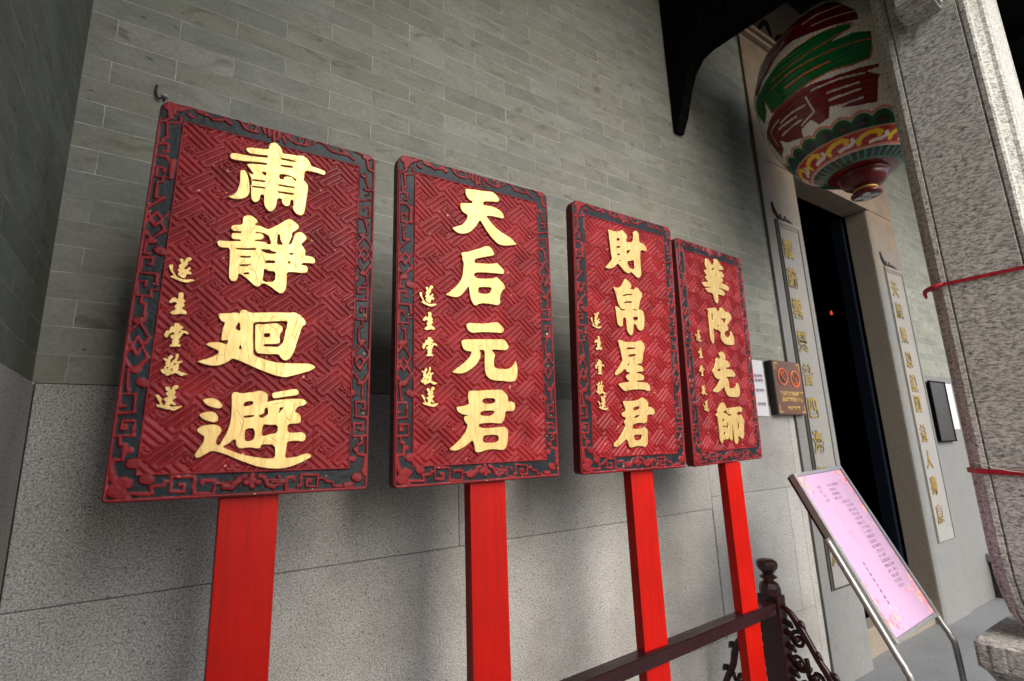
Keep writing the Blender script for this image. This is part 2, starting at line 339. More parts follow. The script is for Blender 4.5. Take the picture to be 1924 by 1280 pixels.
BOARDS = {
'b1': dict(o=[-0.0907, 1.2, 1.2117], u=[0.99849, -0.05312, -0.01408], v=[0.01628, 0.04116, 0.99902], W=0.4736, H=0.8494,
  big=[[[436,1575,436,1593,442,1608,456,1619,470,1619,483,1606,494,1591,498,1572,532,1576,568,1580,589,1587,603,1579,621,1564,629,1540,638,1539,663,1538,688,1533,696,1526,697,1513,686,1507,658,1511,633,1511,606,1508,601,1491,601,1469,598,1456,612,1443,621,1430,621,1402,617,1348,613,1290,606,1271,595,1264,577,1268,561,1285,556,1303,561,1313,558,1337,548,1336,547,1313,540,1300,526,1297,514,1305,509,1321,508,1332,491,1328,490,1302,484,1273,474,1258,463,1254,449,1261,437,1283,434,1306,434,1331,421,1331,419,1316,416,1298,405,1287,392,1287,383,1300,379,1326,378,1356,378,1394,368,1415,360,1430,370,1426,383,1426,378,1435,360,1455,352,1466,358,1475,394,1483,434,1490,435,1498,393,1492,347,1482,312,1477,290,1477,282,1487,282,1502,293,1510,314,1514,344,1515,364,1517,397,1522,434,1529,436,1540,396,1532,363,1527,350,1534,342,1544,345,1555,360,1560,405,1568],[328,1425,332,1433,348,1437,355,1427,363,1410,370,1381,374,1355,375,1328,366,1305,351,1292,330,1284,314,1282,288,1286,313,1304,324,1325,330,1357,331,1385],[493,1544,522,1546,556,1546,555,1541,523,1538,493,1537],[494,1508,521,1511,546,1514,547,1507,519,1502,494,1501],[492,1457,521,1462,548,1458,566,1447,561,1439,551,1454,533,1457,510,1448,511,1434,493,1433],[490,1402,525,1404,560,1406,559,1401,522,1397,491,1396],[491,1366,524,1369,560,1372,560,1366,525,1361,491,1360],[379,1398,405,1402,434,1405,434,1399,406,1395,379,1391],[378,1365,405,1368,433,1371,433,1365,405,1362,379,1360],[417,1447,434,1451,435,1434,425,1435]],[[358,1167,356,1193,361,1209,378,1218,394,1217,411,1206,418,1197,418,1187,410,1181,411,1174,433,1176,447,1169,464,1166,482,1181,509,1204,530,1226,544,1236,558,1236,580,1221,592,1210,592,1200,582,1186,564,1168,566,1155,559,1130,552,1107,563,1114,570,1142,575,1167,591,1180,605,1181,624,1167,630,1155,622,1140,606,1119,618,1106,628,1090,626,1066,644,1068,665,1064,674,1047,666,1031,646,1031,617,1027,613,1017,635,1017,642,1005,641,986,628,978,594,976,554,972,555,941,556,893,546,871,533,864,516,872,490,891,471,900,456,901,450,890,439,882,427,885,399,910,366,933,361,929,361,911,353,895,338,893,327,905,324,923,322,982,318,1045,296,1041,279,1041,269,1056,268,1067,278,1073,313,1077,356,1086,356,1091,328,1088,319,1096,319,1114,328,1119,356,1125,357,1131,327,1127,316,1134,315,1150,325,1157],[413,1140,438,1143,457,1138,466,1131,473,1113,478,1096,466,1092,457,1101,433,1100,414,1098,414,1103,440,1108,449,1121,446,1134,435,1140,414,1136],[504,1147,512,1149,515,1121,529,1102,504,1098],[339,1048,377,1054,420,1063,417,1055,378,1048,347,1044],[362,1015,385,1018,403,1021,400,1015,381,1011,363,1009],[363,975,388,979,406,982,389,974,373,969,363,971],[380,937,391,942,403,942,399,936,381,933],[439,1061,457,1063,476,1067,485,1060,503,1059,499,1053,472,1047,452,1052],[462,1012,500,1017,501,1006,461,1000],[558,1066,574,1069,573,1061,560,1059],[554,1023,565,1025,560,1012],[460,974,472,965,488,964,505,965,506,918,458,910,459,942]],[[299,742,315,747,340,750,366,758,379,752,381,766,394,774,407,771,418,762,461,768,516,776,573,781,596,786,620,777,638,759,648,743,646,731,632,720,625,688,615,645,604,597,591,571,578,561,564,561,552,571,543,586,502,583,464,583,454,590,449,603,445,655,442,707,446,714,476,716,509,724,525,727,540,721,553,710,553,694,545,680,543,664,546,645,541,633,515,629,482,626,483,618,510,619,540,620,547,630,556,640,560,666,563,691,569,731,570,739,541,737,492,727,451,722,438,718,435,710,439,654,444,609,446,578,465,569,498,558,542,550,601,551,670,555,688,549,700,539,680,522,646,509,604,494,574,485,535,492,493,506,452,522,412,540,369,556,358,542,341,531,322,521,297,519,270,523,241,534,261,542,292,555,316,573,315,584,296,592,267,605,276,615,293,620,321,621,342,613,346,632,335,629,320,628,320,649,322,682,329,707,316,710,306,723],[480,675,504,676,502,660,481,658],[382,719,388,674,368,685],[394,617,399,597,389,599]],[[276,380,294,387,316,388,334,379,352,358,342,345,322,347,299,355,285,366],[270,321,289,332,313,335,329,328,340,311,338,294,325,289,302,295,282,304],[527,413,534,420,578,430,624,440,634,429,636,417,630,410,580,401,538,392,530,399],[268,261,282,276,308,282,333,282,348,274,356,260,351,243,343,232,340,215,342,204,351,200,360,221,373,251,380,280,383,314,381,366,377,401,382,414,397,417,411,411,445,417,467,421,479,426,495,423,512,412,515,400,512,377,525,383,550,388,594,394,649,397,663,390,671,377,659,366,633,359,623,339,639,333,649,321,650,297,643,288,598,286,601,251,631,251,659,253,673,242,674,221,662,211,639,215,605,213,601,207,599,175,596,145,637,149,664,159,683,164,703,154,694,142,661,124,623,109,585,101,544,103,499,111,456,127,412,146,373,165,347,174,327,178,307,166,289,153,277,152,270,162,275,176,285,194,295,213,297,235,285,242,274,251],[363,194,384,206,406,226,410,198,425,185,459,190,491,184,501,188,504,201,553,200,558,146,528,145,475,153,423,167,386,183],[426,370,437,377,460,378,457,365,444,361,426,356],[429,316,452,320,468,321,463,315,429,310],[438,260,453,267,469,266,475,246,472,223,457,216,442,216],[505,284,527,281,558,282,559,250,529,244,503,235,502,257],[507,352,516,352,518,328,513,322,495,310,484,320,505,328],[560,354,577,356,569,344,556,329,565,347]]],
  small=[[156,920],[157,770],[164,638],[172,516],[166,385]]),
'b2': dict(o=[0.4486, 1.19, 1.2007], u=[0.99933, -0.0363, 0.00468], v=[-0.00544, -0.02106, 0.99976], W=0.4799, H=0.858,
  big=[[[385,1599,393,1602,434,1608,498,1615,557,1624,577,1616,600,1596,606,1585,596,1568,556,1561,500,1550,498,1525,529,1532,572,1530,608,1520,628,1502,633,1481,627,1471,597,1471,554,1471,516,1466,527,1451,559,1420,591,1396,641,1375,674,1364,694,1348,718,1329,690,1321,666,1312,616,1304,586,1310,551,1336,519,1370,491,1409,475,1433,456,1399,430,1364,405,1342,377,1330,350,1325,326,1331,300,1349,326,1363,359,1378,384,1405,395,1431,395,1446,378,1452,363,1460,354,1479,351,1505,370,1512,426,1522,428,1535,408,1539,392,1555,385,1573]],[[356,1217,377,1225,398,1230,442,1251,483,1269,509,1283,531,1285,550,1271,561,1253,564,1240,546,1230,498,1215,438,1194,437,1171,475,1176,535,1182,581,1195,593,1184,616,1167,627,1148,620,1133,582,1131,518,1127,455,1119,436,1112,432,1101,445,1086,486,1089,549,1098,575,1112,594,1098,617,1081,631,1053,609,1034,597,1008,593,984,596,964,584,949,571,945,527,948,483,946,458,940,443,928,428,931,413,952,404,981,401,1012,397,1033,386,1016,365,988,347,970,324,961,298,961,260,968,283,986,312,1011,342,1046,357,1073,364,1108,367,1134,370,1161,360,1182,363,1194,356,1204],[457,1033,485,1039,543,1045,528,1007,459,1000]],[[378,814,394,830,444,832,485,834,541,845,574,851,590,838,610,822,613,805,602,790,572,789,517,787,465,783,412,774,390,787],[350,726,362,735,396,740,458,745,555,752,608,756,624,747,640,724,643,710,623,694,586,694,531,693,547,677,555,663,547,643,545,620,548,597,570,591,633,591,657,604,674,624,685,642,693,616,696,584,690,546,678,527,647,519,601,524,549,524,517,531,496,550,487,577,487,631,489,688,457,685,466,669,463,644,447,615,415,585,381,564,357,555,327,553,292,559,328,584,370,616,398,643,412,674,380,674,362,685,353,704]],[[389,462,404,468,452,468,504,474,560,477,590,477,610,462,627,447,629,412,650,415,671,407,673,377,659,360,611,362,607,336,601,313,585,296,559,296,516,300,450,296,447,279,480,273,538,275,598,281,618,271,625,253,620,202,612,173,598,160,582,156,536,163,491,161,452,150,433,150,421,160,418,190,409,213,384,194,354,176,326,164,288,164,279,175,303,189,336,217,367,252,383,290,370,301,360,320,363,333,389,339,349,344,325,359,318,382,350,386,390,394,389,412,384,434],[473,423,496,429,547,428,547,408,532,402,496,400,470,407],[459,353,475,362,542,364,537,348,517,336,462,339,456,348],[469,219,476,234,505,237,554,236,564,226,563,209,550,198,488,198,472,204]]],
  small=[[165,953],[169,818],[175,685],[173,536],[176,431]]),
'b3': dict(o=[1.007, 1.17, 1.202], u=[0.99993, -0.01201, 0.00096], v=[-0.00152, -0.04622, 0.99893], W=0.4596, H=0.8511,
  big=[[[284,1550,300,1555,331,1552,367,1556,396,1567,413,1578,432,1565,453,1551,458,1533,447,1512,450,1497,512,1510,516,1564,515,1579,538,1599,558,1594,572,1578,572,1518,606,1521,624,1509,644,1481,634,1465,579,1467,573,1405,573,1343,577,1303,568,1277,546,1257,518,1270,491,1287,475,1296,470,1283,441,1277,410,1292,380,1317,359,1332,336,1310,308,1290,277,1282,245,1284,267,1307,291,1332,312,1355,302,1379,300,1414,295,1470,290,1521],[360,1507,388,1511,387,1496,357,1489],[353,1448,393,1459,388,1447,354,1439],[355,1397,390,1405,381,1394,361,1391],[368,1354,395,1360,390,1354],[446,1438,473,1443,490,1452,472,1431,444,1410],[447,1362,480,1369,510,1382,511,1348,514,1321,492,1314,464,1322,450,1341]],[[307,1168,347,1164,378,1179,397,1206,416,1235,428,1238,451,1224,472,1207,475,1191,456,1173,498,1174,511,1191,529,1194,546,1178,572,1158,570,1138,549,1102,538,1067,529,1040,554,1046,576,1031,582,990,578,947,570,920,552,898,525,900,508,911,501,930,480,941,473,911,468,875,450,856,427,868,413,889,411,930,408,975,381,965,379,927,372,911,348,908,332,922,326,963,321,1006,318,1038,339,1040,356,1029,370,1017,394,1020,411,1025,394,1027,370,1025,351,1048,338,1081,328,1125],[475,1039,506,1037,523,1039,515,1033,482,1034],[387,1117,423,1134,485,1141,482,1136,431,1127,391,1115],[390,1070,428,1086,477,1088,474,1082,428,1075,392,1068],[476,985,521,989,519,971,490,959,475,969]],[[328,815,348,822,367,818,384,812,439,815,499,822,528,836,552,822,569,799,567,776,553,754,546,713,535,684,521,677,492,675,496,667,524,666,543,652,543,632,533,626,484,622,484,614,516,612,541,603,548,587,541,570,480,565,480,558,544,558,580,553,597,534,599,505,580,500,532,510,456,507,409,502,374,493,348,503,311,534,340,546,409,554,413,561,394,566,382,585,397,601,421,609,417,614,390,617,380,638,344,611,301,589,288,594,293,611,319,637,360,684,354,712,345,751],[395,770,424,778,486,780,479,774,415,763],[405,718,429,733,483,738,480,725,428,718],[397,660,417,674,423,668,408,659]],[[344,430,391,434,437,435,490,444,519,461,539,455,562,437,573,429,567,400,600,399,627,381,631,364,620,347,559,349,555,318,551,301,530,293,502,294,483,297,427,288,414,262,444,259,484,260,517,271,540,263,555,251,552,209,546,162,523,143,492,151,448,152,413,146,394,143,381,152,373,177,363,199,332,178,301,160,274,150,249,157,261,177,292,195,324,232,344,258,359,283,344,302,364,318,361,330,338,334,328,351,344,362,367,370,361,389],[432,390,462,399,492,400,485,381,437,373],[440,337,462,344,488,345,477,332,440,326],[426,222,493,222,499,218,488,188,432,189]]],
  small=[[151,931],[161,786],[167,637],[173,509],[181,419]]),
'b4': dict(o=[1.5446, 1.19, 1.1993], u=[0.99688, 0.07462, 0.02555], v=[-0.0225, -0.04143, 0.99889], W=0.4764, H=0.8436,
  big=[[[368,1574,387,1586,416,1579,435,1555,451,1542,476,1545,495,1569,490,1593,510,1603,541,1605,568,1582,583,1563,613,1554,629,1539,620,1524,550,1517,549,1508,598,1506,620,1488,624,1475,608,1458,577,1459,599,1443,602,1426,570,1417,598,1404,642,1404,677,1387,681,1370,658,1353,615,1356,566,1363,504,1359,559,1357,594,1348,612,1326,593,1304,550,1305,504,1308,501,1270,495,1239,477,1223,458,1234,440,1266,431,1302,399,1306,364,1301,343,1317,329,1335,431,1352,402,1353,318,1341,298,1357,286,1372,325,1383,390,1391,362,1400,337,1420,369,1438,348,1455,334,1477,384,1493,360,1508,355,1531],[438,1501,481,1525,487,1505],[421,1452,444,1445,434,1440],[489,1466,513,1464,504,1446]],[[315,1166,339,1174,401,1182,426,1191,450,1191,466,1174,480,1161,504,1173,511,1196,534,1204,558,1198,579,1179,592,1171,623,1177,652,1168,671,1148,672,1126,650,1104,609,1073,592,1063,611,1040,605,1023,547,1005,549,975,569,965,610,970,633,988,633,1015,644,1020,662,1004,677,978,681,945,676,918,658,907,577,901,529,907,499,926,483,943,490,997,457,1013,423,1010,388,1023,387,988,388,941,377,907,359,894,341,912,332,952,334,1036,334,1114,333,1154],[382,1142,397,1132,395,1079,383,1076,379,1109],[494,1113,518,1113,547,1110,583,1122,581,1095,559,1068,543,1088,530,1100],[454,1049,488,1053,471,1038]],[[429,822,450,838,474,843,509,832,523,809,514,776,547,774,574,756,583,740,562,724,515,719,516,707,596,709,624,692,643,663,628,649,566,647,505,647,531,626,536,587,534,560,573,557,631,565,645,593,664,607,682,588,690,548,683,511,660,492,604,489,524,490,491,506,473,535,466,567,435,556,390,530,342,520,298,531,324,551,375,581,415,623,371,625,340,643,327,668,310,686,353,716,373,749,377,775,401,794,429,785,447,789],[380,689,409,709,440,698,429,689]],[[367,424,394,444,421,449,446,438,458,418,461,405,526,408,593,413,661,419,687,409,698,388,681,375,619,374,605,363,613,347,677,357,684,335,705,312,707,294,688,242,680,184,656,165,624,176,595,196,593,159,577,134,555,131,535,142,536,190,533,246,528,292,520,247,510,168,493,159,468,173,461,204,460,173,418,172,382,172,368,152,353,143,332,165,335,225,331,280,329,341,301,352,324,366,340,374,316,396,338,391],[404,369,453,391,465,370,490,358,533,358,526,349,482,347,463,361,438,370],[391,323,419,323,414,306,395,303],[376,268,410,274,443,267,457,299,468,299,467,251,445,263,409,265],[391,226,423,226,409,206,393,203],[606,293,625,293,621,244,598,240]]],
  small=[[177,946],[184,813],[183,682],[188,540],[197,423]]),
}
SMALL = [[[-14,41,-10,46,0,44,2,31,3,32,7,45,13,54,21,57,27,54,30,49,25,41,15,34,19,26,14,17,6,6,10,-2,18,5,24,14,30,11,29,4,22,-4,30,-7,34,-12,34,-19,27,-20,18,-20,16,-31,14,-39,6,-40,-2,-36,-14,-28,-13,-20,-9,-13,-17,-10,-16,-5,-10,4,-14,11,-12,18,-5,24,-10,31],[-47,9,-44,12,-35,14,-32,10,-32,0,-31,-12,-24,-22,-18,-34,-7,-40,7,-44,20,-43,34,-39,46,-39,48,-44,38,-50,27,-56,14,-58,4,-56,-13,-51,-28,-46,-39,-39,-30,-33,-27,-31,-35,-21,-42,-11,-46,-1],[-1,-25,2,-20,5,-18,2,-24]],[[-4,39,-2,47,11,49,16,42,15,31,16,19,22,17,23,10,18,5,23,-3,22,-10,14,-16,19,-24,28,-27,32,-33,33,-42,25,-44,9,-44,-4,-48,-14,-50,-21,-46,-25,-39,-15,-33,-5,-24,-12,-19,-11,-10,-4,-3,-12,5,-17,2,-26,-3,-33,0,-32,6,-24,18,-16,24,-8,22,-6,17,-4,18,-3,28]],[[-12,42,-10,49,2,50,9,44,11,38,18,38,21,30,17,26,11,23,22,20,31,20,39,14,41,8,38,3,31,8,25,11,19,3,15,-8,10,-18,9,-20,14,-23,13,-29,8,-34,14,-36,19,-43,17,-48,-2,-50,-19,-51,-19,-46,-13,-38,-10,-35,-14,-29,-14,-25,-9,-22,-16,-17,-21,-6,-18,-1,-8,1,-9,9,-16,7,-24,1,-28,-12,-32,-16,-38,-12,-42,-2,-37,7,-36,14,-26,17,-25,27,-19,35,-12,32],[6,12,14,15,15,14,7,9]],[[-43,23,-36,25,-29,20,-26,29,-18,40,-10,34,-9,29,-18,17,-17,14,-17,2,-11,13,-3,24,-2,43,3,48,10,41,8,31,4,16,7,15,24,19,22,11,13,5,13,-8,11,-22,22,-28,35,-31,46,-35,43,-38,25,-45,16,-41,4,-33,-3,-38,-11,-40,-20,-47,-26,-45,-33,-38,-39,-37,-46,-27,-45,-22,-34,-18,-36,-9,-30,-4,-35,3,-31,9,-35,14,-41,18],[-13,-24,-10,-15,-5,-23],[-7,3,-2,9,5,2,-1,-5],[-27,-12,-21,-12,-24,-20]],[[-18,36,-15,42,-6,43,0,39,1,30,4,32,7,44,15,51,23,49,28,43,24,36,14,29,20,23,15,10,24,4,22,-2,12,-9,15,-15,24,-24,24,-30,16,-29,7,-25,2,-34,20,-34,34,-33,47,-30,44,-37,35,-43,23,-51,9,-48,-9,-45,-22,-41,-34,-38,-39,-31,-37,-27,-26,-27,-33,-15,-41,-1,-48,9,-36,11,-31,5,-27,0,-22,-5,-24,-13,-25,-17,-19,-27,-13,-30,-11,-22,-10,-15,-20,-9,-16,-3,-5,3,-6,7,-12,10,-14,18,-5,23,-12,25,-15,31]]]
BORDER = [[80,32,981,75,986],[39,30,994,46,952],[45,72,981,131,1003],[25,47,950,-5,926],[54,48,991,56,969],[25,84,961,87,944,41,935],[25,36,935,44,893,26,885,29,874,-8,860],[25,29,873,51,874,52,853,39,851],[25,-4,835,52,838,60,829,79,830],[46,77,830,76,781],[25,82,781,24,778,21,804,50,804,48,794],[25,49,777,50,766,32,763,34,722,63,723],[36,55,723,65,723],[23,56,720,3,687,41,647,59,658,83,682],[23,44,682,68,664,44,643,20,659,44,682],[23,20,659,-1,636,16,620],[23,63,658,86,634],[29,131,1001,156,991,189,987,214,979,250,986,277,1003,321,1000,354,978],[54,151,992,179,988],[39,264,989,285,981],[32,113,975,132,970],[25,9,633,37,610,84,639],[61,34,604,48,605],[29,23,602,21,572,35,571],[80,70,584,83,582],[23,42,545,54,544,55,562,16,558,16,521,74,522],[39,78,521,81,495],[23,41,489,43,501,13,498,17,464,65,465,62,481,84,483],[23,35,462,35,447,50,446,55,402],[61,28,403,43,405],[23,40,401,-1,366,25,344],[23,40,401,79,365,61,343],[23,40,364,24,344,44,324,63,344,40,364],[23,26,341,1,316,33,289],[23,61,343,85,317,58,294],[54,37,288,54,291],[54,40,289,48,287],[23,24,288,33,240],[71,72,262,88,257],[23,39,242,37,234],[25,16,205,30,206],[23,14,206,12,233,60,233,64,193,-4,189],[29,0,190,6,144],[23,30,156,43,156,42,163],[23,31,156,29,173,71,173,71,141,12,141],[23,30,139,34,122,52,121],[32,50,120,48,89],[25,50,89,21,90],[46,59,109,67,109],[86,79,81,89,80],[93,59,42,71,39],[50,14,85,16,68,41,30],[116,39,26,49,23],[29,78,18,157,15,151,30,191,33,195,40,214,39],[61,75,11,79,6],[86,129,47,141,45],[25,245,32,261,32,261,16,216,19,214,50,294,48,298,11,368,9,369,38,323,39,323,32],[21,373,31,406,30,426,35],[54,403,24,428,21,455,36],[68,504,35,508,35],[46,483,30,485,30],[46,532,29,530,29],[46,505,47,505,45],[46,508,22,508,23],[36,477,45,456,41,438,24,422,21],[39,535,45,556,39,569,23,594,17],[25,589,19,622,23],[18,569,35,637,32],[18,583,29,638,28],[21,609,42,614,40],[23,674,31,674,38,641,38,644,9,690,8,692,18,703,17,701,45,775,42,773,13,727,15,729,30,747,30,745,24],[23,778,34,803,33,813,25,838,24,844,13,879,12],[57,899,14,924,13],[89,944,33,954,31],[54,980,49,983,43],[32,982,55,989,87,962,91],[25,962,91,948,92,947,116,967,119,966,134],[43,935,105,940,102],[54,920,79,931,79],[23,961,209,976,211,973,231,933,230,935,191,994,189],[25,992,187,992,140],[23,947,158,968,155,968,172,925,172,927,138,992,140],[23,965,232,963,277,912,313],[46,946,283,960,282],[23,965,280,997,316],[68,912,254,918,253],[24,926,778,953,775,967,732,929,723],[48,932,724,945,725],[24,949,721,991,694,974,666],[24,949,721,910,688,932,666],[24,947,685,972,666,953,642,931,666,947,685],[24,975,662,992,640,955,600],[24,929,662,913,638,948,607],[52,942,604,955,604],[24,968,601,969,573,953,569],[52,911,584,917,585],[24,945,544,926,544,925,558,975,561,971,524,908,522],[32,908,520,911,472],[24,912,472,925,463,971,464,972,502,944,500,945,488],[24,952,460,950,444,935,440,937,404],[52,946,399,962,402],[24,956,396,911,363,931,345],[24,956,396,993,367,974,347],[24,945,361,925,341,947,320,968,343,945,361],[29,299,1003,326,996,350,978,377,975,411,976],[25,357,989,378,1000,399,994,397,981],[29,428,998,440,979],[32,450,1004,459,973],[35,478,1003,483,961],[32,502,1001,501,968],[25,523,981,534,964],[25,531,991,556,981,586,973,625,973,668,987,691,1002],[22,599,989,617,1004,637,996,631,980],[32,547,996,558,981],[22,702,999,738,990,754,979,801,977,853,979,878,968],[29,810,993,843,983],[32,868,1003,906,996,945,992,986,1002],[67,939,987,961,989],[29,951,979,963,946,991,943],[16,990,989,992,950],[38,929,920,937,919],[17,942,929,955,896,966,884],[19,951,858,968,863,968,874,940,874],[19,940,878,995,878,992,847,899,834],[32,907,832,910,780],[19,902,779,971,787,976,821,943,817,943,807],[19,944,783,950,768,969,764]]
LAN_POLY = {"maroon":[[1985,3415,2112,3253,2119,3193,2082,3193,2041,3196,1905,3220,1753,3257,1640,3251,1536,3197,1351,3158,1279,3242,1387,3350,1571,3452,1833,3444],[2190,2960,2048,2964,1920,2968,1805,2983,1680,2992,1522,2991,1377,2977,1210,2962,1238,2893,1234,2803,1357,2820,1388,2858,1456,2819,1605,2788,1626,2824,1726,2836,1766,2799,1845,2805,1872,2848,1959,2838,1944,2824,2055,2809,2170,2803,2179,2898,2194,2910,2116,2939,2189,2946]],"green":[[2080,3182,1973,3195,1857,3202,1720,3196,1579,3180,1422,3158,1284,3154,1253,3107,1324,2994,1412,3031,1438,3087,1460,2994,1571,2984,1676,2985,1799,2994,1928,2996,2052,2985,2141,2991,2159,3030,2168,3114,2079,3132,1960,3129,2067,3157]]}
LAN_LINE = {"orange":[[5,[2072,3158,2088,3179,2040,3192,1974,3198,1857,3202,1720,3196,1627,3188]],[5,[2075,3157,1945,3141,1790,3132,1634,3131,1559,3134]],[5,[2170,3077,2020,3087,1879,3090,1713,3099,1522,3097]],[8,[1932,3041,1787,3045,1641,3043]],[6,[2165,3043,2153,3003,2141,2991,2052,2985,1928,2996,1799,2994,1676,2985,1571,2984,1460,2994,1435,3084]]],"cream":[[7,[1815,3326,1935,3327,2047,3316]],[7,[1871,3277,1983,3263,2119,3244]],[6,[1354,3199,1504,3249,1676,3300]],[8,[1794,2955,1953,2948,2106,2934]],[8,[1882,2908,2068,2900]],[8,[1879,2875,2072,2872]],[8,[1936,2833,2081,2837]],[8,[1748,2942,1769,2860,1642,2839]],[8,[1494,2919,1634,2916,1726,2910]],[8,[1450,2901,1641,2887]],[8,[1438,2866,1662,2861]],[7,[1334,2936,1492,2939]],[7,[1340,2938,1328,2853]]]}
# ------------------------------------------------------------------ ground
bm = bmesh.new()
vs = [bm.verts.new(p) for p in ((-60, -120, 0), (60, -120, 0), (60, 6, 0), (-60, 6, 0))]; bm.faces.new(vs)
tag(from_bm('ground', bm, M['floor']), kind='structure')

# ------------------------------------------------------------------ side wall, front wall, doorway, hall, roof
t = tag(empty('side_wall', (-.275, 0, 0)), 'shaded grey brick side wall meeting the front wall at the left corner', 'wall')
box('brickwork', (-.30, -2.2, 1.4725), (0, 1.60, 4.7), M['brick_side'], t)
box('stone_dado', (-.30, -2.2, 0), (.004, 1.60, 1.4705), M['dado'], t, .003)

box('light_block_pier', (.001, -2.2, 0), (.50, -1.5, 4.7), M['brick_side'], t)  # unseen pier added to hold front light off the left side
t = tag(empty('brick_wall', (1.35, 1.6, 0)), 'grey brick wall with speckled granite dado behind the four red signboards', 'wall')
X0 = -1.35
box('brickwork', (-.275 + X0, 0, 1.4725), (3.0 + X0, .3, 4.7), M['brick'], t)
def dado(parent, stones):
    for x0, x1, z0, z1 in stones:
        box('dado_stone', (x0 + .0008, -.004, z0 + .0008), (x1 - .0008, .3, z1 - .0008), M['dado'], parent, .0025)
dado(t, [(-.269 + X0, .83 + X0, .976, 1.471), (.83 + X0, 2.17 + X0, .976, 1.471), (2.17 + X0, 2.94 + X0, 1.03, 1.471), (-.269 + X0, 2.165 + X0, .42, .976), (2.17 + X0, 2.82 + X0, .42, 1.03), (2.82 + X0, 2.94 + X0, .42, 1.03), (-.269 + X0, 1.4 + X0, 0, .42), (1.4 + X0, 2.94 + X0, 0, .42), (2.94 + X0, 3.0 + X0, 0, 1.471)])
box('joint_bed', (-.275 + X0, .003, 0), (3.0 + X0, .28, 1.47), M['groove'], t)

t = tag(empty('brick_wall', (6.5, 1.6, 0)), 'stain-streaked brick wall beyond the doorway, half hidden by the granite column', 'wall')
box('brickwork', (-1.5, 0, 1.7525), (9.5, .3, 4.7), M['brick'], t)
box('stone_dado', (-1.5, -.004, 0), (9.5, .3, 1.7505), M['jamb'], t, .003)

# doorway
dw = tag(empty('doorway', (4.0, 1.6, 0)), 'dark temple doorway framed by pale granite jambs carrying gilded couplets', 'doorway')
dx = -4.0
jl = [(3.0 + dx, 0.0), (3.0 + dx, -.018), (3.42 + dx, -.018), (3.435 + dx, -.012), (3.45 + dx, .0), (3.45 + dx, .15), (3.0 + dx, .15)]
prism('jamb', jl, 'z', 0, 3.072, M['jamb'], dw, .003)
jr = [(4.545 + dx, .15), (4.545 + dx, 0), (4.56 + dx, -.012), (4.575 + dx, -.018), (5.0 + dx, -.018), (5.0 + dx, 0.0), (5.0 + dx, .15)]
prism('jamb', jr, 'z', 0, 3.072, M['jamb'], dw, .003)
box('reveal_facing', (4.541 + dx, .006, 0), (4.5445 + dx, .149, 3.07), M['reveal'], dw)
box('lintel', (3.0 + dx, -.018, 3.075), (5.0 + dx, .16, 4.0), M['jamb'], dw, .004)
bm = bmesh.new()
add_box(bm, (2.96 + dx, -.05, 4.003), (5.05 + dx, .1, 4.035), .006); add_box(bm, (2.96 + dx, -.03, 4.037), (5.05 + dx, .1, 4.055), .004); add_box(bm, (2.96 + dx, -.06, 4.058), (5.05 + dx, .1, 4.085), .006)
from_bm('cornice', bm, M['jamb'], dw)
hb = box('header_board', (2.98 + dx, .0, 4.088), (5.03 + dx, .1, 4.69), M['header'], dw, .004)
random.seed(3)
bm = bmesh.new()
for k in range(9):
    x = 3.08 + dx + .22 * k
    tube(bm, [(x, -.006, 4.17 + .03 * random.random()), (x + .05, -.008, 4.24), (x + .11, -.006, 4.26 + .05 * random.random()), (x + .17, -.006, 4.2)], [.008, .018, .02, .006], 6, 4)
from_bm('painted_figure', bm, M['blackwood'], hb, True)
box('threshold', (3.44 + dx, .05, 0), (4.55 + dx, .15, .16), M['reveal'], dw, .006)
dl = box('door_leaf', (4.49 + dx, .165, .05), (4.53 + dx, .25, 3.06), M['door'], dw, .004)
box('door_leaf', (3.47 + dx, .165, .05), (3.51 + dx, .25, 3.06), M['door'], dw, .004)

def couplet(x0, x1, z0, z1, chars, zs, xc):
    p = box('couplet_panel', (x0 + dx, -.030, z0), (x1 + dx, -.0185, z1), M['panelstone'], dw, .002); gw = .026 if x0 < 4 else .007
    bm = bmesh.new()
    add_box(bm, (x0 - gw + dx, -.024, z0 - .004), (x0 - .0015 + dx, -.0185, z1), .001)
    add_box(bm, (x0 - gw + dx, -.022, z0 - .012), (x1 + dx, -.0186, z0 - .0045), .001)
    from_bm('shadow_strip', bm, M['groove'] if x0 < 4 else M['reveal'], p)  # coloured strip stands in for the shadow line beside the panel
    bm = bmesh.new()
    add_box(bm, (x1 - .024 + dx, -.036, z0), (x1 - .004 + dx, -.0305, z1 - .03), .001)
    add_box(bm, (x0 + .012 + dx, -.034, z1 - .05), (x1 - .026 + dx, -.0305, z1 - .038), .001)
    add_box(bm, (x0 + .012 + dx, -.034, z1 - .03), (x1 - .026 + dx, -.0305, z1 - .018), .001)
    from_bm('moulding', bm, M['jamb'], p)
    bm = bmesh.new()
    xm = (x0 + x1) / 2 + dx
    tube(bm, [(x0 - .03 + dx, -.0205, z1 + .115), (x0 - .015 + dx, -.0205, z1 + .055), (x0 + .04 + dx, -.0205, z1 + .012), (xm, -.0205, z1 + .022), (x1 - .05 + dx, -.0205, z1 - .002)], [.006, .014, .012, .010, .007], 6, 5)
    for q in (.045, .10): tube(bm, [(x0 + q + dx, -.0205, z1 + .02), (x0 + q + .012 + dx, -.0205, z1 + .05)], [.010, .004], 6, 1)
    from_bm('carved_bat', bm, M['groove'], p, True)
    for ch, z in zip(chars, zs):
        me = text_mesh(ch, .138, .002, 'CENTER', .84, .0028)
        me.transform(Matrix.Translation((xc + dx, -.0325, z)) @ FACE_FRONT)
        link('character', me, M['couplet'], p)
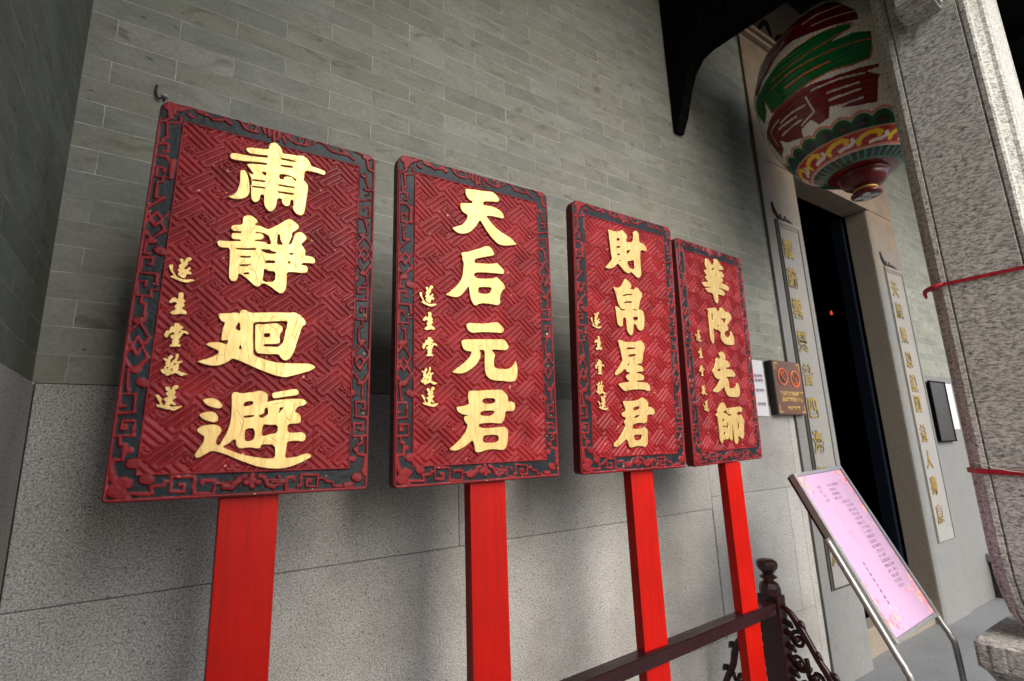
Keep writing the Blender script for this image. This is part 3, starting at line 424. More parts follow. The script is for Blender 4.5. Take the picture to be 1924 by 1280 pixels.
couplet(3.115, 3.36, .476, 2.655, '霞蔚雲鬢普四海同恩', [2.454, 2.256, 2.061, 1.855, 1.648, 1.454, 1.252, 1.05, .85], 3.175)
o = link('character', None or text_mesh('澤', .138, .002, 'CENTER', .84, .0028), M['couplet']); o.data.transform(Matrix.Translation((3.175 + dx, -.0325, .642)) @ FACE_FRONT)
o.parent = [c for c in bpy.data.objects if c.name.startswith('couplet_panel')][0]
couplet(4.645, 4.955, .53, 2.61, '天顯靈恩護國益人壽康', [2.417, 2.238, 2.04, 1.843, 1.661, 1.506, 1.283, 1.092, .905, .705], 4.735)

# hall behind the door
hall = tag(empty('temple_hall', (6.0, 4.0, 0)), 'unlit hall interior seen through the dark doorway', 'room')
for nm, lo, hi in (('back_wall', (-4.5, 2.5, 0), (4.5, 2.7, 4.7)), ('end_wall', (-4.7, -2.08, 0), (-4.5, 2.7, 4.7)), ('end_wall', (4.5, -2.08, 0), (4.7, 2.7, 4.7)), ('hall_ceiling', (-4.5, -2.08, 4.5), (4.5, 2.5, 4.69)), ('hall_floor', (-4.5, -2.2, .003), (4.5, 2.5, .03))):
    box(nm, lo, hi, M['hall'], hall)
t = NT('red_lamp_glow'); t.set(Base_Color=(.3, .02, .01), Emission_Color=(1, .12, .03), Emission_Strength=.28)
al = tag(empty('altar_lamp', (5.06, 2.2, 2.42)), 'tiny red altar lamp glowing inside the dark doorway', 'lamp')
bm = bmesh.new(); lathe(bm, [(.006, -.02), (.012, -.008), (.009, .01), (.002, .028)], (0, 0), 10); from_bm('flame', bm, t.m, al, True)
bm = bmesh.new(); lathe(bm, [(.01, -.06), (.035, -.05), (.045, -.022), (.008, -.0205)], (0, 0), 14); lathe(bm, [(.003, .12), (.004, 2.08)], (0, 0), 6); from_bm('lamp_bowl', bm, M['blackwood'], al, True)

# roof over the porch
rf = tag(empty('porch_roof', (4, .2, 4.7)), 'dark timber porch roof shading the wall top', 'roof')
box('ceiling', (-4.26, -1.2, 0), (12.0, 2.0, .15), M['ceiling'], rf)
for k in range(21): box('rafter', (-4.2 + .75 * k, -1.2, -.12), (-4.1 + .75 * k, 1.38, -.002), M['ceiling'], rf)
box('purlin', (-4.26, -1.15, -.26), (12.0, -1.0, -.122), M['ceiling'], rf)
# beam and its bracket
br = tag(empty('bracketed_beam', (2.23, 1.6, 3.0)), 'black carved timber beam and stepped bracket jutting out from the brick wall', 'beam')
box('beam', (-.11, -2.6, .92), (.13, -.002, 1.6), M['blackwood'], br, .01)
yz = [(-.002, -.03), (-.022, -.035), (-.05, .02), (-.055, .06), (-.075, .085), (-.078, .12), (-.085, .15), (-.108, .185), (-.112, .225), (-.13, .25), (-.15, .275), (-.16, .30), (-.195, .325), (-.22, .338), (-.26, .338), (-.45, .322), (-.70, .30), (-.95, .30), (-1.1, .34), (-1.1, .925), (-.002, .925)]
prism('bracket', yz, 'x', -.035, .035, M['blackwood'], br, .006)
bm = bmesh.new()
for s in (-1, 1):
    x = .037 * s
    for c, r0 in (((-.09, .42), .05), ((-.2, .52), .06), ((-.4, .48), .07), ((-.65, .45), .06)):
        tube(bm, [(x, c[0] + r0 * math.cos(a) * (1 - a / 12), c[1] + r0 * math.sin(a) * (1 - a / 12)) for a in [i * .7 for i in range(13)]], .008, 6, 2)
from_bm('scroll_carving', bm, M['blackwood'], br, True)

# ------------------------------------------------------------------ granite column
co = tag(empty('stone_column', (2.569, .521, 0)), 'tall speckled granite column with notched corners on a stone pedestal', 'column')
def section(h, notch=1.0):
    q = [(.0, 0), (.114, 0), (.1165, .006), (.1215, .006), (.124, 0), (.140, -.001), (.148, .004), (.152, .016), (.154, .034), (.160, .033), (.168, .034), (.176, .041)]
    s = h / .19; pts = []
    for k in range(4):
        side = []
        for a, d in q[1:]: side.append((a * s, d * notch * s))
        full = [(-a, d) for a, d in side[::-1]] + [(0, 0)] + side
        for a, d in full:
            x, y = -h + d, -a         # -X face, walked from +y to -y
            c, sn = math.cos(k * math.pi / 2), math.sin(k * math.pi / 2)
            pts.append((x * c - y * sn, x * sn + y * c))
    return pts
def loft(levels, m, parent, name):
    bm = bmesh.new(); rings = [[bm.verts.new((x, y, z)) for x, y in section(h, nn)] for h, z, nn in levels]
    n = len(rings[0])
    for a, b in zip(rings, rings[1:]):
        for k in range(n): bm.faces.new((a[k], a[(k + 1) % n], b[(k + 1) % n], b[k]))
    bm.faces.new(rings[0][::-1]); bm.faces.new(rings[-1]); bmesh.ops.recalc_face_normals(bm, faces=bm.faces)
    return from_bm(name, bm, m, parent)
loft([(.169, .86, 1), (.169, 4.0, 1)], M['column'], co, 'shaft')
loft([(.10, .602, .6), (.125, .63, .6), (.15, .68, .8), (.160, .74, 1), (.167, .80, 1), (.168, .859, 1)], M['column'], co, 'neck')
loft([(.14, .0, .1), (.238, .002, .1), (.238, .1, .1), (.17, .14, .1), (.15, .22, .1), (.15, .34, .1), (.18, .42, .1), (.222, .50, .1), (.238, .515, .1), (.238, .59, .1), (.228, .6, .1), (.14, .601, .1)], M['column'], co, 'pedestal')
prism('stone_corbel', [(-.27, 2.97), (-.23, 2.93), (-.17, 2.92), (-.1705, 3.5), (-.27, 3.5)], 'y', -.07, .06, M['column'], co, .01)

def ribbon(name, z, label, slope, w):
    r = .175; pts = []
    n = 48; bm = bmesh.new(); A = []; B = []
    sec = [(-r, -.14), (-r, .14), (-.14, r), (.14, r), (r, .14), (r, -.14), (.14, -r), (-.14, -r)]
    for x, y in sec:
        zz = z + slope * (y)
        A.append((x, y, zz + w / 2)); B.append((x, y, zz - w / 2))
    va = [bm.verts.new(p) for p in A]; vb = [bm.verts.new(p) for p in B]
    va2 = [bm.verts.new((p[0] * .992, p[1] * .992, p[2])) for p in A]; vb2 = [bm.verts.new((p[0] * .992, p[1] * .992, p[2])) for p in B]
    for i in range(8):
        j = (i + 1) % 8
        bm.faces.new((va[i], va[j], vb[j], vb[i])); bm.faces.new((va2[j], va2[i], vb2[i], vb2[j]))
        bm.faces.new((va[j], va[i], va2[i], va2[j])); bm.faces.new((vb[i], vb[j], vb2[j], vb2[i]))
    o = from_bm(name, bm, M['ribbon']); o.location = (2.569, .521, 0); return o
rb = tag(ribbon('red_ribbon', 1.832, '', .02, .013), 'upper thin red tape tied round the granite column, knotted at its left edge', 'tape', 'red tapes tied round the column')
bm = bmesh.new(); tube(bm, [(-.177, .12, 1.838), (-.183, .145, 1.829), (-.17, .178, 1.822), (-.15, .184, 1.80)], [.006, .011, .008, .004], 8, 4); from_bm('knot', bm, M['ribbon'], rb, True)
rb = tag(ribbon('red_ribbon', 1.143, '', .05, .017), 'lower wide red tape tied round the granite column near a white string', 'tape', 'red tapes tied round the column')
bm = bmesh.new(); tube(bm, [(2.386, .66, 1.18), (2.38, .62, 1.168), (2.388, .56, 1.15), (2.389, .45, 1.142)], .0012, 6, 5)
tag(from_bm('loose_string', bm, M['string'], None, True), 'thin white string end straggling over the lower red tape', 'string')

# ------------------------------------------------------------------ lantern
AX, AY = 2.9, 1.0
zk = np.array([2.616, 2.622, 2.64, 2.66, 2.70, 2.78, 2.9, 3.05, 3.2, 3.35, 3.5, 3.57, 3.60]); rk = np.array([.09, .16, .205, .235, .28, .337, .392, .432, .447, .405, .27, .16, .10])
sk = np.r_[0, np.cumsum(np.hypot(np.diff(zk), np.diff(rk)))]
NS, NTH = 380, 960
ss = np.linspace(0, sk[-1], NS)
def smooth1(a, n):
    k = np.ones(n) / n; p = np.pad(a, n // 2, mode='edge'); return np.convolve(p, k, 'valid')[:len(a)]
zz = smooth1(np.interp(ss, sk, zk), 13); rr = smooth1(np.interp(ss, sk, rk), 13)
th = np.arange(NTH) * 2 * np.pi / NTH
wob = .0007 * np.sin(2 * np.pi * ss / .026)[:, None] * (zz > 2.73)[:, None] + .0012 * np.sin(26 * th)[None, :] * np.sin(ss * 40)[:, None]
RR = rr[:, None] + wob
V = np.stack([RR * np.cos(th), RR * np.sin(th), np.repeat(zz[:, None], NTH, 1)], -1).reshape(-1, 3)
TH = np.degrees(np.repeat(th[None], NS, 0)); ZZ = np.repeat(zz[:, None], NTH, 1); RB = np.repeat(rr[:, None], NTH, 1); SS = np.repeat(ss[:, None], NTH, 1)
rng = np.random.default_rng(2)
COL = np.zeros((NS, NTH, 3)) + np.array([.78, .72, .60])
COL *= (1 + .10 * np.sin(TH * 2.3 + 3 * np.sin(ZZ * 23)) * np.sin(ZZ * 60 + TH * .2))[..., None]
def inpoly(px, py, X, Y):
    c = np.zeros(X.shape, bool); n = len(px); j = n - 1
    for i in range(n):
        if py[i] != py[j]:
            c ^= ((py[i] > Y) != (py[j] > Y)) & (X < (px[j] - px[i]) * (Y - py[i]) / (py[j] - py[i]) + px[i])
        j = i
    return c
def segdist(X, Y, pts):
    d = np.full(X.shape, 9.0)
    for (ax, ay), (bx, by) in zip(pts, pts[1:]):
        vx, vy = bx - ax, by - ay; L2 = vx * vx + vy * vy + 1e-12
        t_ = np.clip(((X - ax) * vx + (Y - ay) * vy) / L2, 0, 1)
        d = np.minimum(d, np.hypot(X - ax - t_ * vx, Y - ay - t_ * vy))
    return d
PAL = {'maroon': (.17, .006, .010), 'green': (.005, .13, .028), 'orange': (.72, .09, .03), 'cream': (.66, .58, .46)}
for turn in (0, 120, 240):
    X = (TH - turn) % 360
    for nm in ('maroon', 'green'):
        for p in LAN_POLY[nm]:
            a = np.array(p, float).reshape(-1, 2); m = inpoly(a[:, 0] / 10, a[:, 1] / 1000, X, ZZ); COL[m] = PAL[nm]
    for nm in ('orange', 'cream'):
        for w, p in LAN_LINE[nm]:
            a = np.array(p, float).reshape(-1, 2); k = math.radians(1) * .42
            m = segdist(X * k, ZZ, np.c_[a[:, 0] / 10 * k, a[:, 1] / 1000]) < w * .00046; COL[m] = PAL[nm]
s0 = np.interp(2.738, zz, ss)
ph = ((TH - 220.7 + 7.5) % 15) - 7.5
D = np.hypot(np.radians(ph) * RB, SS - s0); up = ZZ > 2.716
COL[(D < .060) & up & (D > .052)] = (.60, .16, .09); COL[(D < .052) & up] = (.5, .42, .3)
COL[(D < .046) & up] = (.006, .16, .045); COL[(D < .040) & up] = (.006, .06, .022); COL[(D < .024) & up] = (.014, .03, .022); COL[(D < .009) & up] = (.06, .03, .03)
band = (ZZ <= 2.716) & (ZZ > 2.652)
COL[band] = (.40, .014, .016)
s1, s2_ = np.interp(2.652, zz, ss), np.interp(2.716, zz, ss)
q = (SS - s1) / (s2_ - s1); fr = ((TH + 6) % 30) / 30
kx = math.radians(1) * .265; L_b = s2_ - s1; tl = (TH + 9) % 30
for off in (-30, 0, 30):
    for cl, wd, pts in (((.85, .56, .015), .0105, [(0, .30), (0, .48), (4, .66), (10, .76), (16, .78), (20, .68), (19, .56)]), ((.75, .68, .56), .009, [(11, .26), (17, .34), (22, .36), (26, .50), (25, .62)])):
        m_ = band & (segdist((tl + off) * kx, q * L_b, [(x * kx, y * L_b) for x, y in pts]) < wd); COL[m_] = cl
for c0, w0, cl in ((.03, .03, (.60, .12, .05)), (.09, .025, (.5, .42, .3)), (.95, .035, (.60, .12, .05)), (1.0, .03, (.55, .45, .32))):
    COL[(ZZ < 2.73) & (ZZ > 2.645) & (np.abs(q - c0) < w0)] = cl
pet = ZZ <= 2.650
COL[pet] = (.02, .16, .06); f2 = np.abs(((TH % 9) / 9) - .5)
COL[pet & (f2 > .47) & (RB > .17)] = (.10, .22, .09); COL[pet & (f2 < .36) & (RB > .165) & (RB < .224)] = (.003, .010, .011)
COL[RB < .158] = (.13, .007, .010)
COL[ZZ > 3.56] = (.02, .012, .01)
idx = np.arange(NS * NTH).reshape(NS, NTH)
F = np.stack([idx[:-1], np.roll(idx, -1, 1)[:-1], np.roll(idx, -1, 1)[1:], idx[1:]], -1).reshape(-1, 4)
def np_mesh(name, V, F, COLS=None, smooth=True):
    me = bpy.data.meshes.new(name)
    me.vertices.add(len(V)); me.vertices.foreach_set('co', np.ascontiguousarray(V, np.float32).ravel())
    me.loops.add(F.size); me.loops.foreach_set('vertex_index', np.ascontiguousarray(F, np.int32).ravel())
    me.polygons.add(len(F)); me.polygons.foreach_set('loop_start', np.arange(0, F.size, 4, dtype=np.int32))
    me.polygons.foreach_set('loop_total', np.full(len(F), 4, np.int32)) if False else None
    me.update(calc_edges=True)
    if smooth: me.polygons.foreach_set('use_smooth', np.ones(len(F), bool))
    if COLS is not None:
        a = me.color_attributes.new('Col', 'FLOAT_COLOR', 'POINT')
        a.data.foreach_set('color', np.c_[COLS.reshape(-1, 3), np.ones(len(V))].astype(np.float32).ravel())
    me.validate(); return me
lt = NT('oiled_paper_paint'); lc = lt.attr('Col')[0]; ln = lt.noise(lt.mapping(lt.coord(), (1, 1, 2)), 26, 4); 
lt.set(Base_Color=lt.mix(lt.ramp(ln, (.35, .15), (.62, 0.0)), lc, lt.mix(1.0, lc, (.55, .5, .42), 'MULTIPLY')), Roughness=.22, Coat_Weight=.45, Coat_Roughness=.12)
lt.set(Specular_IOR_Level=.35); lt.bump(lt.math('ADD', ln, lt.math('MULTIPLY', lt.noise(lt.coord(), 9, 3), 1.5)), .35, .008)
la = tag(empty('paper_lantern', (AX, AY, 0)), 'big painted paper lantern with green and maroon lettering hanging before the doorway', 'lantern')
link('lantern_body', np_mesh('lantern_body', V, F, COL), lt.m, la)
bm = bmesh.new(); lathe(bm, [(.02, 3.59), (.11, 3.592), (.115, 3.61), (.07, 3.63), (.05, 3.66), (.02, 3.68), (.006, 3.70), (.006, 4.69)], (0, 0), 28); from_bm('top_cap', bm, M['blackwood'], la, True)
bm = bmesh.new(); lathe(bm, [(.02, 2.66), (.095, 2.632), (.112, 2.620), (.116, 2.610), (.112, 2.602), (.106, 2.596), (.107, 2.588), (.103, 2.575), (.092, 2.560), (.074, 2.547), (.056, 2.539), (.046, 2.535), (.04, 2.529), (.046, 2.522), (.062, 2.514), (.069, 2.506), (.068, 2.498), (.058, 2.494), (.01, 2.493)], (0, 0), 40)
fi = from_bm('finial', bm, M['maroon'], la, True)
bm = bmesh.new(); lathe(bm, [(.045, 2.5365), (.054, 2.533), (.055, 2.528), (.046, 2.523)], (0, 0), 36); from_bm('gilt_ring', bm, M['goldink'], fi, True)
for k in range(8):
    a = math.radians(45 * k + 20); m = M['paper'] if k % 2 == 0 else simple('green_petal_paint', (.01, .12, .05), .4)
    bm = bmesh.new(); L_ = .056 if k % 2 == 0 else .05; pts = [(.004, 0), (.02, .017), (.04, .019), (L_, .008), (L_ + .002, 0), (L_, -.008), (.04, -.019), (.02, -.017)]
    if k % 2: pts = [(.02, 0), (.036, .007), (L_, .006), (L_ + .003, 0), (L_, -.006), (.036, -.007)]
    fv = [bm.verts.new((x * math.cos(a) - y * math.sin(a), x * math.sin(a) + y * math.cos(a), 2.4922 - (.0005 if k % 2 == 0 else 0))) for x, y in pts]; bm.faces.new(fv)
    from_bm('rosette_petal', bm, m, fi)

# ------------------------------------------------------------------ processional signboards
def lattice_dist(P, Q):
    """pinwheel fret: blocks of three long bars round small crosses; distance to the nearest bar centre-line, unit = bar pitch"""
    segs = [((.5, -.5), (4.5, -.5)), ((.5, -1.5), (5.0, -1.5)), ((.5, -2.5), (4.5, -2.5)), ((2.5, .5), (2.5, 4.5)), ((3.5, .5), (3.5, 5.0)), ((4.5, .5), (4.5, 4.5)),
            ((1, .4), (1, 1.6)), ((.4, 1), (1.6, 1)), ((1, 1.6), (1.5, 1.6)), ((1.6, 1), (1.6, .5)), ((1, .4), (.5, .4)), ((.4, 1), (.4, 1.5)), ((4.5, -.5), (4.5, .5)), ((2.5, 4.5), (1.5, 4.5)), ((.5, -2.5), (.5, -1.5))]
    det = (-3) * (-3) - 5 * (-5)          # lattice vectors (-3,5) and (-5,-3)
    ci = np.round((P * -3 - Q * -5) / det); cj = np.round((-3 * Q - 5 * P) / det)
    D = np.full(P.shape, 9.)
    for di in (-1, 0, 1):
        for dj in (-1, 0, 1):
            i, j = ci + di, cj + dj
            p, q = P - (-3 * i - 5 * j), Q - (5 * i - 3 * j)
            near = (p > -1.2) & (p < 6.2) & (q > -4.2) & (q < 6.2)
            if not near.any(): continue
            pn, qn = p[near], q[near]; d = D[near]
            for k, s in enumerate(segs): d = np.minimum(d, segdist(pn, qn, s) + (.14 if 6 <= k <= 11 else 0))
            D[near] = d
    return D
def grid_faces(nu, nv, keep):
    idx = np.arange(nu * nv).reshape(nu, nv)
    F = np.stack([idx[:-1, :-1], idx[1:, :-1], idx[1:, 1:], idx[:-1, 1:]], -1)
    return F[keep].reshape(-1, 4)
def compact(V, F, Cc):
    used, inv = np.unique(F, return_inverse=True)
    return V[used], inv.reshape(F.shape), Cc[used]
ML, MR, MB, MT = .050, .046, .051, .046
def rrect(U, Vv, w, h, r):
    r = np.where(Vv > h / 2, r, .009)
    qx = np.abs(U - w / 2) - w / 2 + r; qy = np.abs(Vv - h / 2) - h / 2 + r
    return np.hypot(np.maximum(qx, 0), np.maximum(qy, 0)) + np.minimum(np.maximum(qx, qy), 0) - r   # <0 inside
def vnoise(U, Vv, f, seed):
    g = np.random.default_rng(seed).random((64, 64)); x = U * f; y = Vv * f
    i = np.floor(x).astype(int); j = np.floor(y).astype(int); a = x - i; b = y - j
    a = a * a * (3 - 2 * a); b = b * b * (3 - 2 * b); G = lambda p, q_: g[p % 64, q_ % 64]
    return (G(i, j) * (1 - a) + G(i + 1, j) * a) * (1 - b) + (G(i, j + 1) * (1 - a) + G(i + 1, j + 1) * a) * b
RED = np.array([.205, .0095, .0120]); SLATE = np.array([.008, .0125, .0155]); PINK = np.array([.30, .07, .08])

def panel_mesh(w, h, seed, full, tone):
    res = .0014 if full else .0018
    us = np.arange(ML - .002, w - MR + .002, res); vs = np.arange(MB - .002, h - MT + .002, res)
    U, Vv = np.meshgrid(us, vs, indexing='ij')
    un = .0136
    a, b = (U - w / 2 + .004 * (vnoise(U, Vv, 5, seed + 7) - .5)) / un, (Vv - h / 2 + .004 * (vnoise(U, Vv, 5, seed + 9) - .5)) / un * 1.12
    P = (a + b) * .70711 + 2.2; Q = (b - a) * .70711 + .7
    D = lattice_dist(P, Q)
    hw = .335 + .05 * (vnoise(U, Vv, 60, seed) - .5)
    t_ = np.clip((hw - D) / .13 + .5, 0, 1); t_ = t_ * t_ * (3 - 2 * t_)
    ridge = np.clip(1 - D / .34, 0, 1)
    seam = np.zeros(U.shape)
    for sx in (.27, .49, .74): seam = np.maximum(seam, np.exp(-((U - w * sx - .002 * (vnoise(U, Vv, 9, seed + 4) - .5)) / .0009) ** 2))
    H = -.0016 + .0026 * t_ + .0006 * ridge - .0012 * seam + .0005 * (vnoise(U, Vv, 220, seed + 5) - .5)
    n1 = vnoise(U, Vv, 24, seed + 1); n2 = vnoise(U, Vv, 110, seed + 2)
    cc = RED[None, None] * np.array(tone) * (.78 + .45 * n1)[..., None]
    edge = np.exp(-((D - hw + .06) / .07) ** 2) * np.clip((n1 - .35) * 2.2, 0, 1) * np.clip(n2 * 1.6 - .3, 0, 1)
    cc = cc * (1 - .6 * edge[..., None]) + PINK * .6 * edge[..., None]
    Vx = np.stack([U, Vv, H], -1).reshape(-1, 3)
    F = grid_faces(len(us), len(vs), np.ones((len(us) - 1, len(vs) - 1), bool))
    return np_mesh('lattice_panel', Vx, F, cc)

def border_mesh(w, h, seed, full, tone):
    res = .0012 if full else .0016
    us = np.arange(0, w + res, res); us = us * (w / us[-1]); vs = np.arange(0, h + res, res); vs = vs * (h / vs[-1])
    U, Vv = np.meshgrid(us, vs, indexing='ij'); D = np.full(U.shape, 9.)
    for st in BORDER:
        r = st[0] / 1e4 * 1.06 + .0003; pts = [(st[i] / 1000 * w, st[i + 1] / 1000 * h) for i in range(1, len(st), 2)]
        for A_, B_ in zip(pts, pts[1:]):
            lo = (min(A_[0], B_[0]) - r - .006, min(A_[1], B_[1]) - r - .006); hi = (max(A_[0], B_[0]) + r + .006, max(A_[1], B_[1]) + r + .006)
            i0, i1 = np.searchsorted(us, [lo[0], hi[0]]); j0, j1 = np.searchsorted(vs, [lo[1], hi[1]])
            if i1 <= i0 or j1 <= j0: continue
            sl = (slice(i0, i1), slice(j0, j1)); D[sl] = np.minimum(D[sl], segdist(U[sl], Vv[sl], [A_, B_]) - r)
    wob_ = (vnoise(U, Vv, 90, seed) - .5) * .0022 + (vnoise(U, Vv, 300, seed + 3) - .5) * .0012
    D = D + wob_
    out = -rrect(U, Vv, w, h, .022); inn = np.minimum(np.minimum(U - ML, w - MR - U), np.minimum(Vv - MB, h - MT - Vv))   # >0 inside panel
    rimw = np.where((Vv > h - MT) & (out < .02), .0012, .0062)
    D = np.minimum(D, np.minimum(out - rimw, -inn - .0052) if False else np.minimum(np.maximum(out - rimw, -1), np.maximum(-inn - .0050, -1)))
    k = np.clip(.5 - D / .0016, 0, 1); k = k * k * (3 - 2 * k)
    H = -.0012 + .0030 * k + .0005 * (vnoise(U, Vv, 150, seed + 8) - .5) + .0006 * k * np.clip(-D / .006, 0, 1)
    H = np.where(out < .0016, -.004, H); H = np.where(inn > -.0012, -.004, H)
    n1 = vnoise(U, Vv, 30, seed + 1); n2 = vnoise(U, Vv, 140, seed + 2)
    red = RED * .92 * np.array(tone) * (.8 + .4 * n1)[..., None]; sl_ = SLATE * (.65 + .7 * n1)[..., None]
    m = (D < .0002)[..., None]; cc = np.where(m, red, sl_)
    edge = np.exp(-((D - .0002) / .0007) ** 2) * np.clip((n1 - .45) * 3, 0, 1) * np.clip(n2 * 2 - .6, 0, 1)
    cc = cc * (1 - .5 * edge[..., None]) + np.array([.33, .2, .2]) * .5 * edge[..., None]
    mid = lambda A: (A[:-1, :-1] + A[1:, 1:]) / 2
    keep = (mid(out) > .0004) & (mid(inn) < .0)
    Vx = np.stack([U, Vv, H], -1).reshape(-1, 3); F = grid_faces(len(us), len(vs), keep)
    Vx, F, cc = compact(Vx, F, cc.reshape(-1, 3))
    return np_mesh('carved_border', Vx, F, cc)

def rounded(w, h, r, n=7):
    pts = []
    for sx, sy, a0 in ((1, 0, -90), (1, 1, 0), (0, 1, 90), (0, 0, 180)):
        q = r if sy else .009; cx = w - q if sx else q; cy = h - q if sy else q
        for k in range(n): a = math.radians(a0 + 90 * k / (n - 1)); pts.append((cx + q * math.cos(a), cy + q * math.sin(a)))
    return pts

SMALL_MESH = [glyph_mesh([np.array(c).reshape(-1, 2) / 2000 for c in g], .0016, .0006) for g in SMALL]
WORDS = {'b1': 'leftmost and largest carved red signboard with gilt lettering on a bright red post', 'b2': 'second carved red signboard from the left, with four gilt characters headed by 天',
         'b3': 'third carved red signboard from the left, overlapping the rightmost board', 'b4': 'rightmost red signboard, partly tucked behind its neighbour beside the brown plaque'}
POLES = {'b1': (.096, .2045, 1.206, 2), 'b2': (.655, .762, 1.196, 2), 'b3': (1.228, 1.329, 1.19, 1), 'b4': (1.757, 1.852, 1.216, 1)}
TONE = {'b1': (1, 1, 1), 'b2': (1.12, 1.0, 1.0), 'b3': (1.12, .8, .85), 'b4': (.92, .7, .72)}
for key, B in BOARDS.items():
    o, u, v = Vector(B['o']), Vector(B['u']), Vector(B['v']); n = u.cross(v); w, h = B['W'], B['H']
    mat = Matrix(((u.x, v.x, n.x, o.x), (u.y, v.y, n.y, o.y), (u.z, v.z, n.z, o.z), (0, 0, 0, 1)))
    t = tag(empty('processional_sign', mat=mat), WORDS[key], 'signboard', 'carved red signboards on posts')
    full = key in ('b1', 'b2')
    prism('board', rounded(w, h, .022), 'z', -.034, -.0028, M['board'], t, .003)
    seed = {'b1': 11, 'b2': 23, 'b3': 37, 'b4': 51}[key]
    link('lattice_panel', panel_mesh(w, h, seed, full, TONE[key]), M['relief'], t)
    link('carved_border', border_mesh(w, h, seed, full, TONE[key]), M['relief'], t)
    for g in B['big']:
        me = glyph_mesh([np.array(c).reshape(-1, 2) / 2000 for c in g], .0022, .0011)
        ob = link('gilt_character', me, M['gold'], t); ob.location = (0, 0, .0036)
    sc = 1.0 if key in ('b1', 'b2') else (.93 if key == 'b3' else .82)
    for me, (cx, cy) in zip(SMALL_MESH, B['small']):
        ob = link('small_gilt_character', me, M['gold'], t); ob.location = (cx / 2000, cy / 2000, .0032); ob.scale = (sc, sc, 1)
    x0, x1, y, _ = POLES[key]; ztop = o.z + (0.5 * (x0 + x1) - o.x) * u.z / u.x - .001
    bm = bmesh.new(); add_box(bm, (x0, y, .06), (x1, y + .034, ztop), .002)
    bmesh.ops.transform(bm, matrix=mat.inverted(), verts=bm.verts)
    from_bm('post', bm, M['pole'], t)

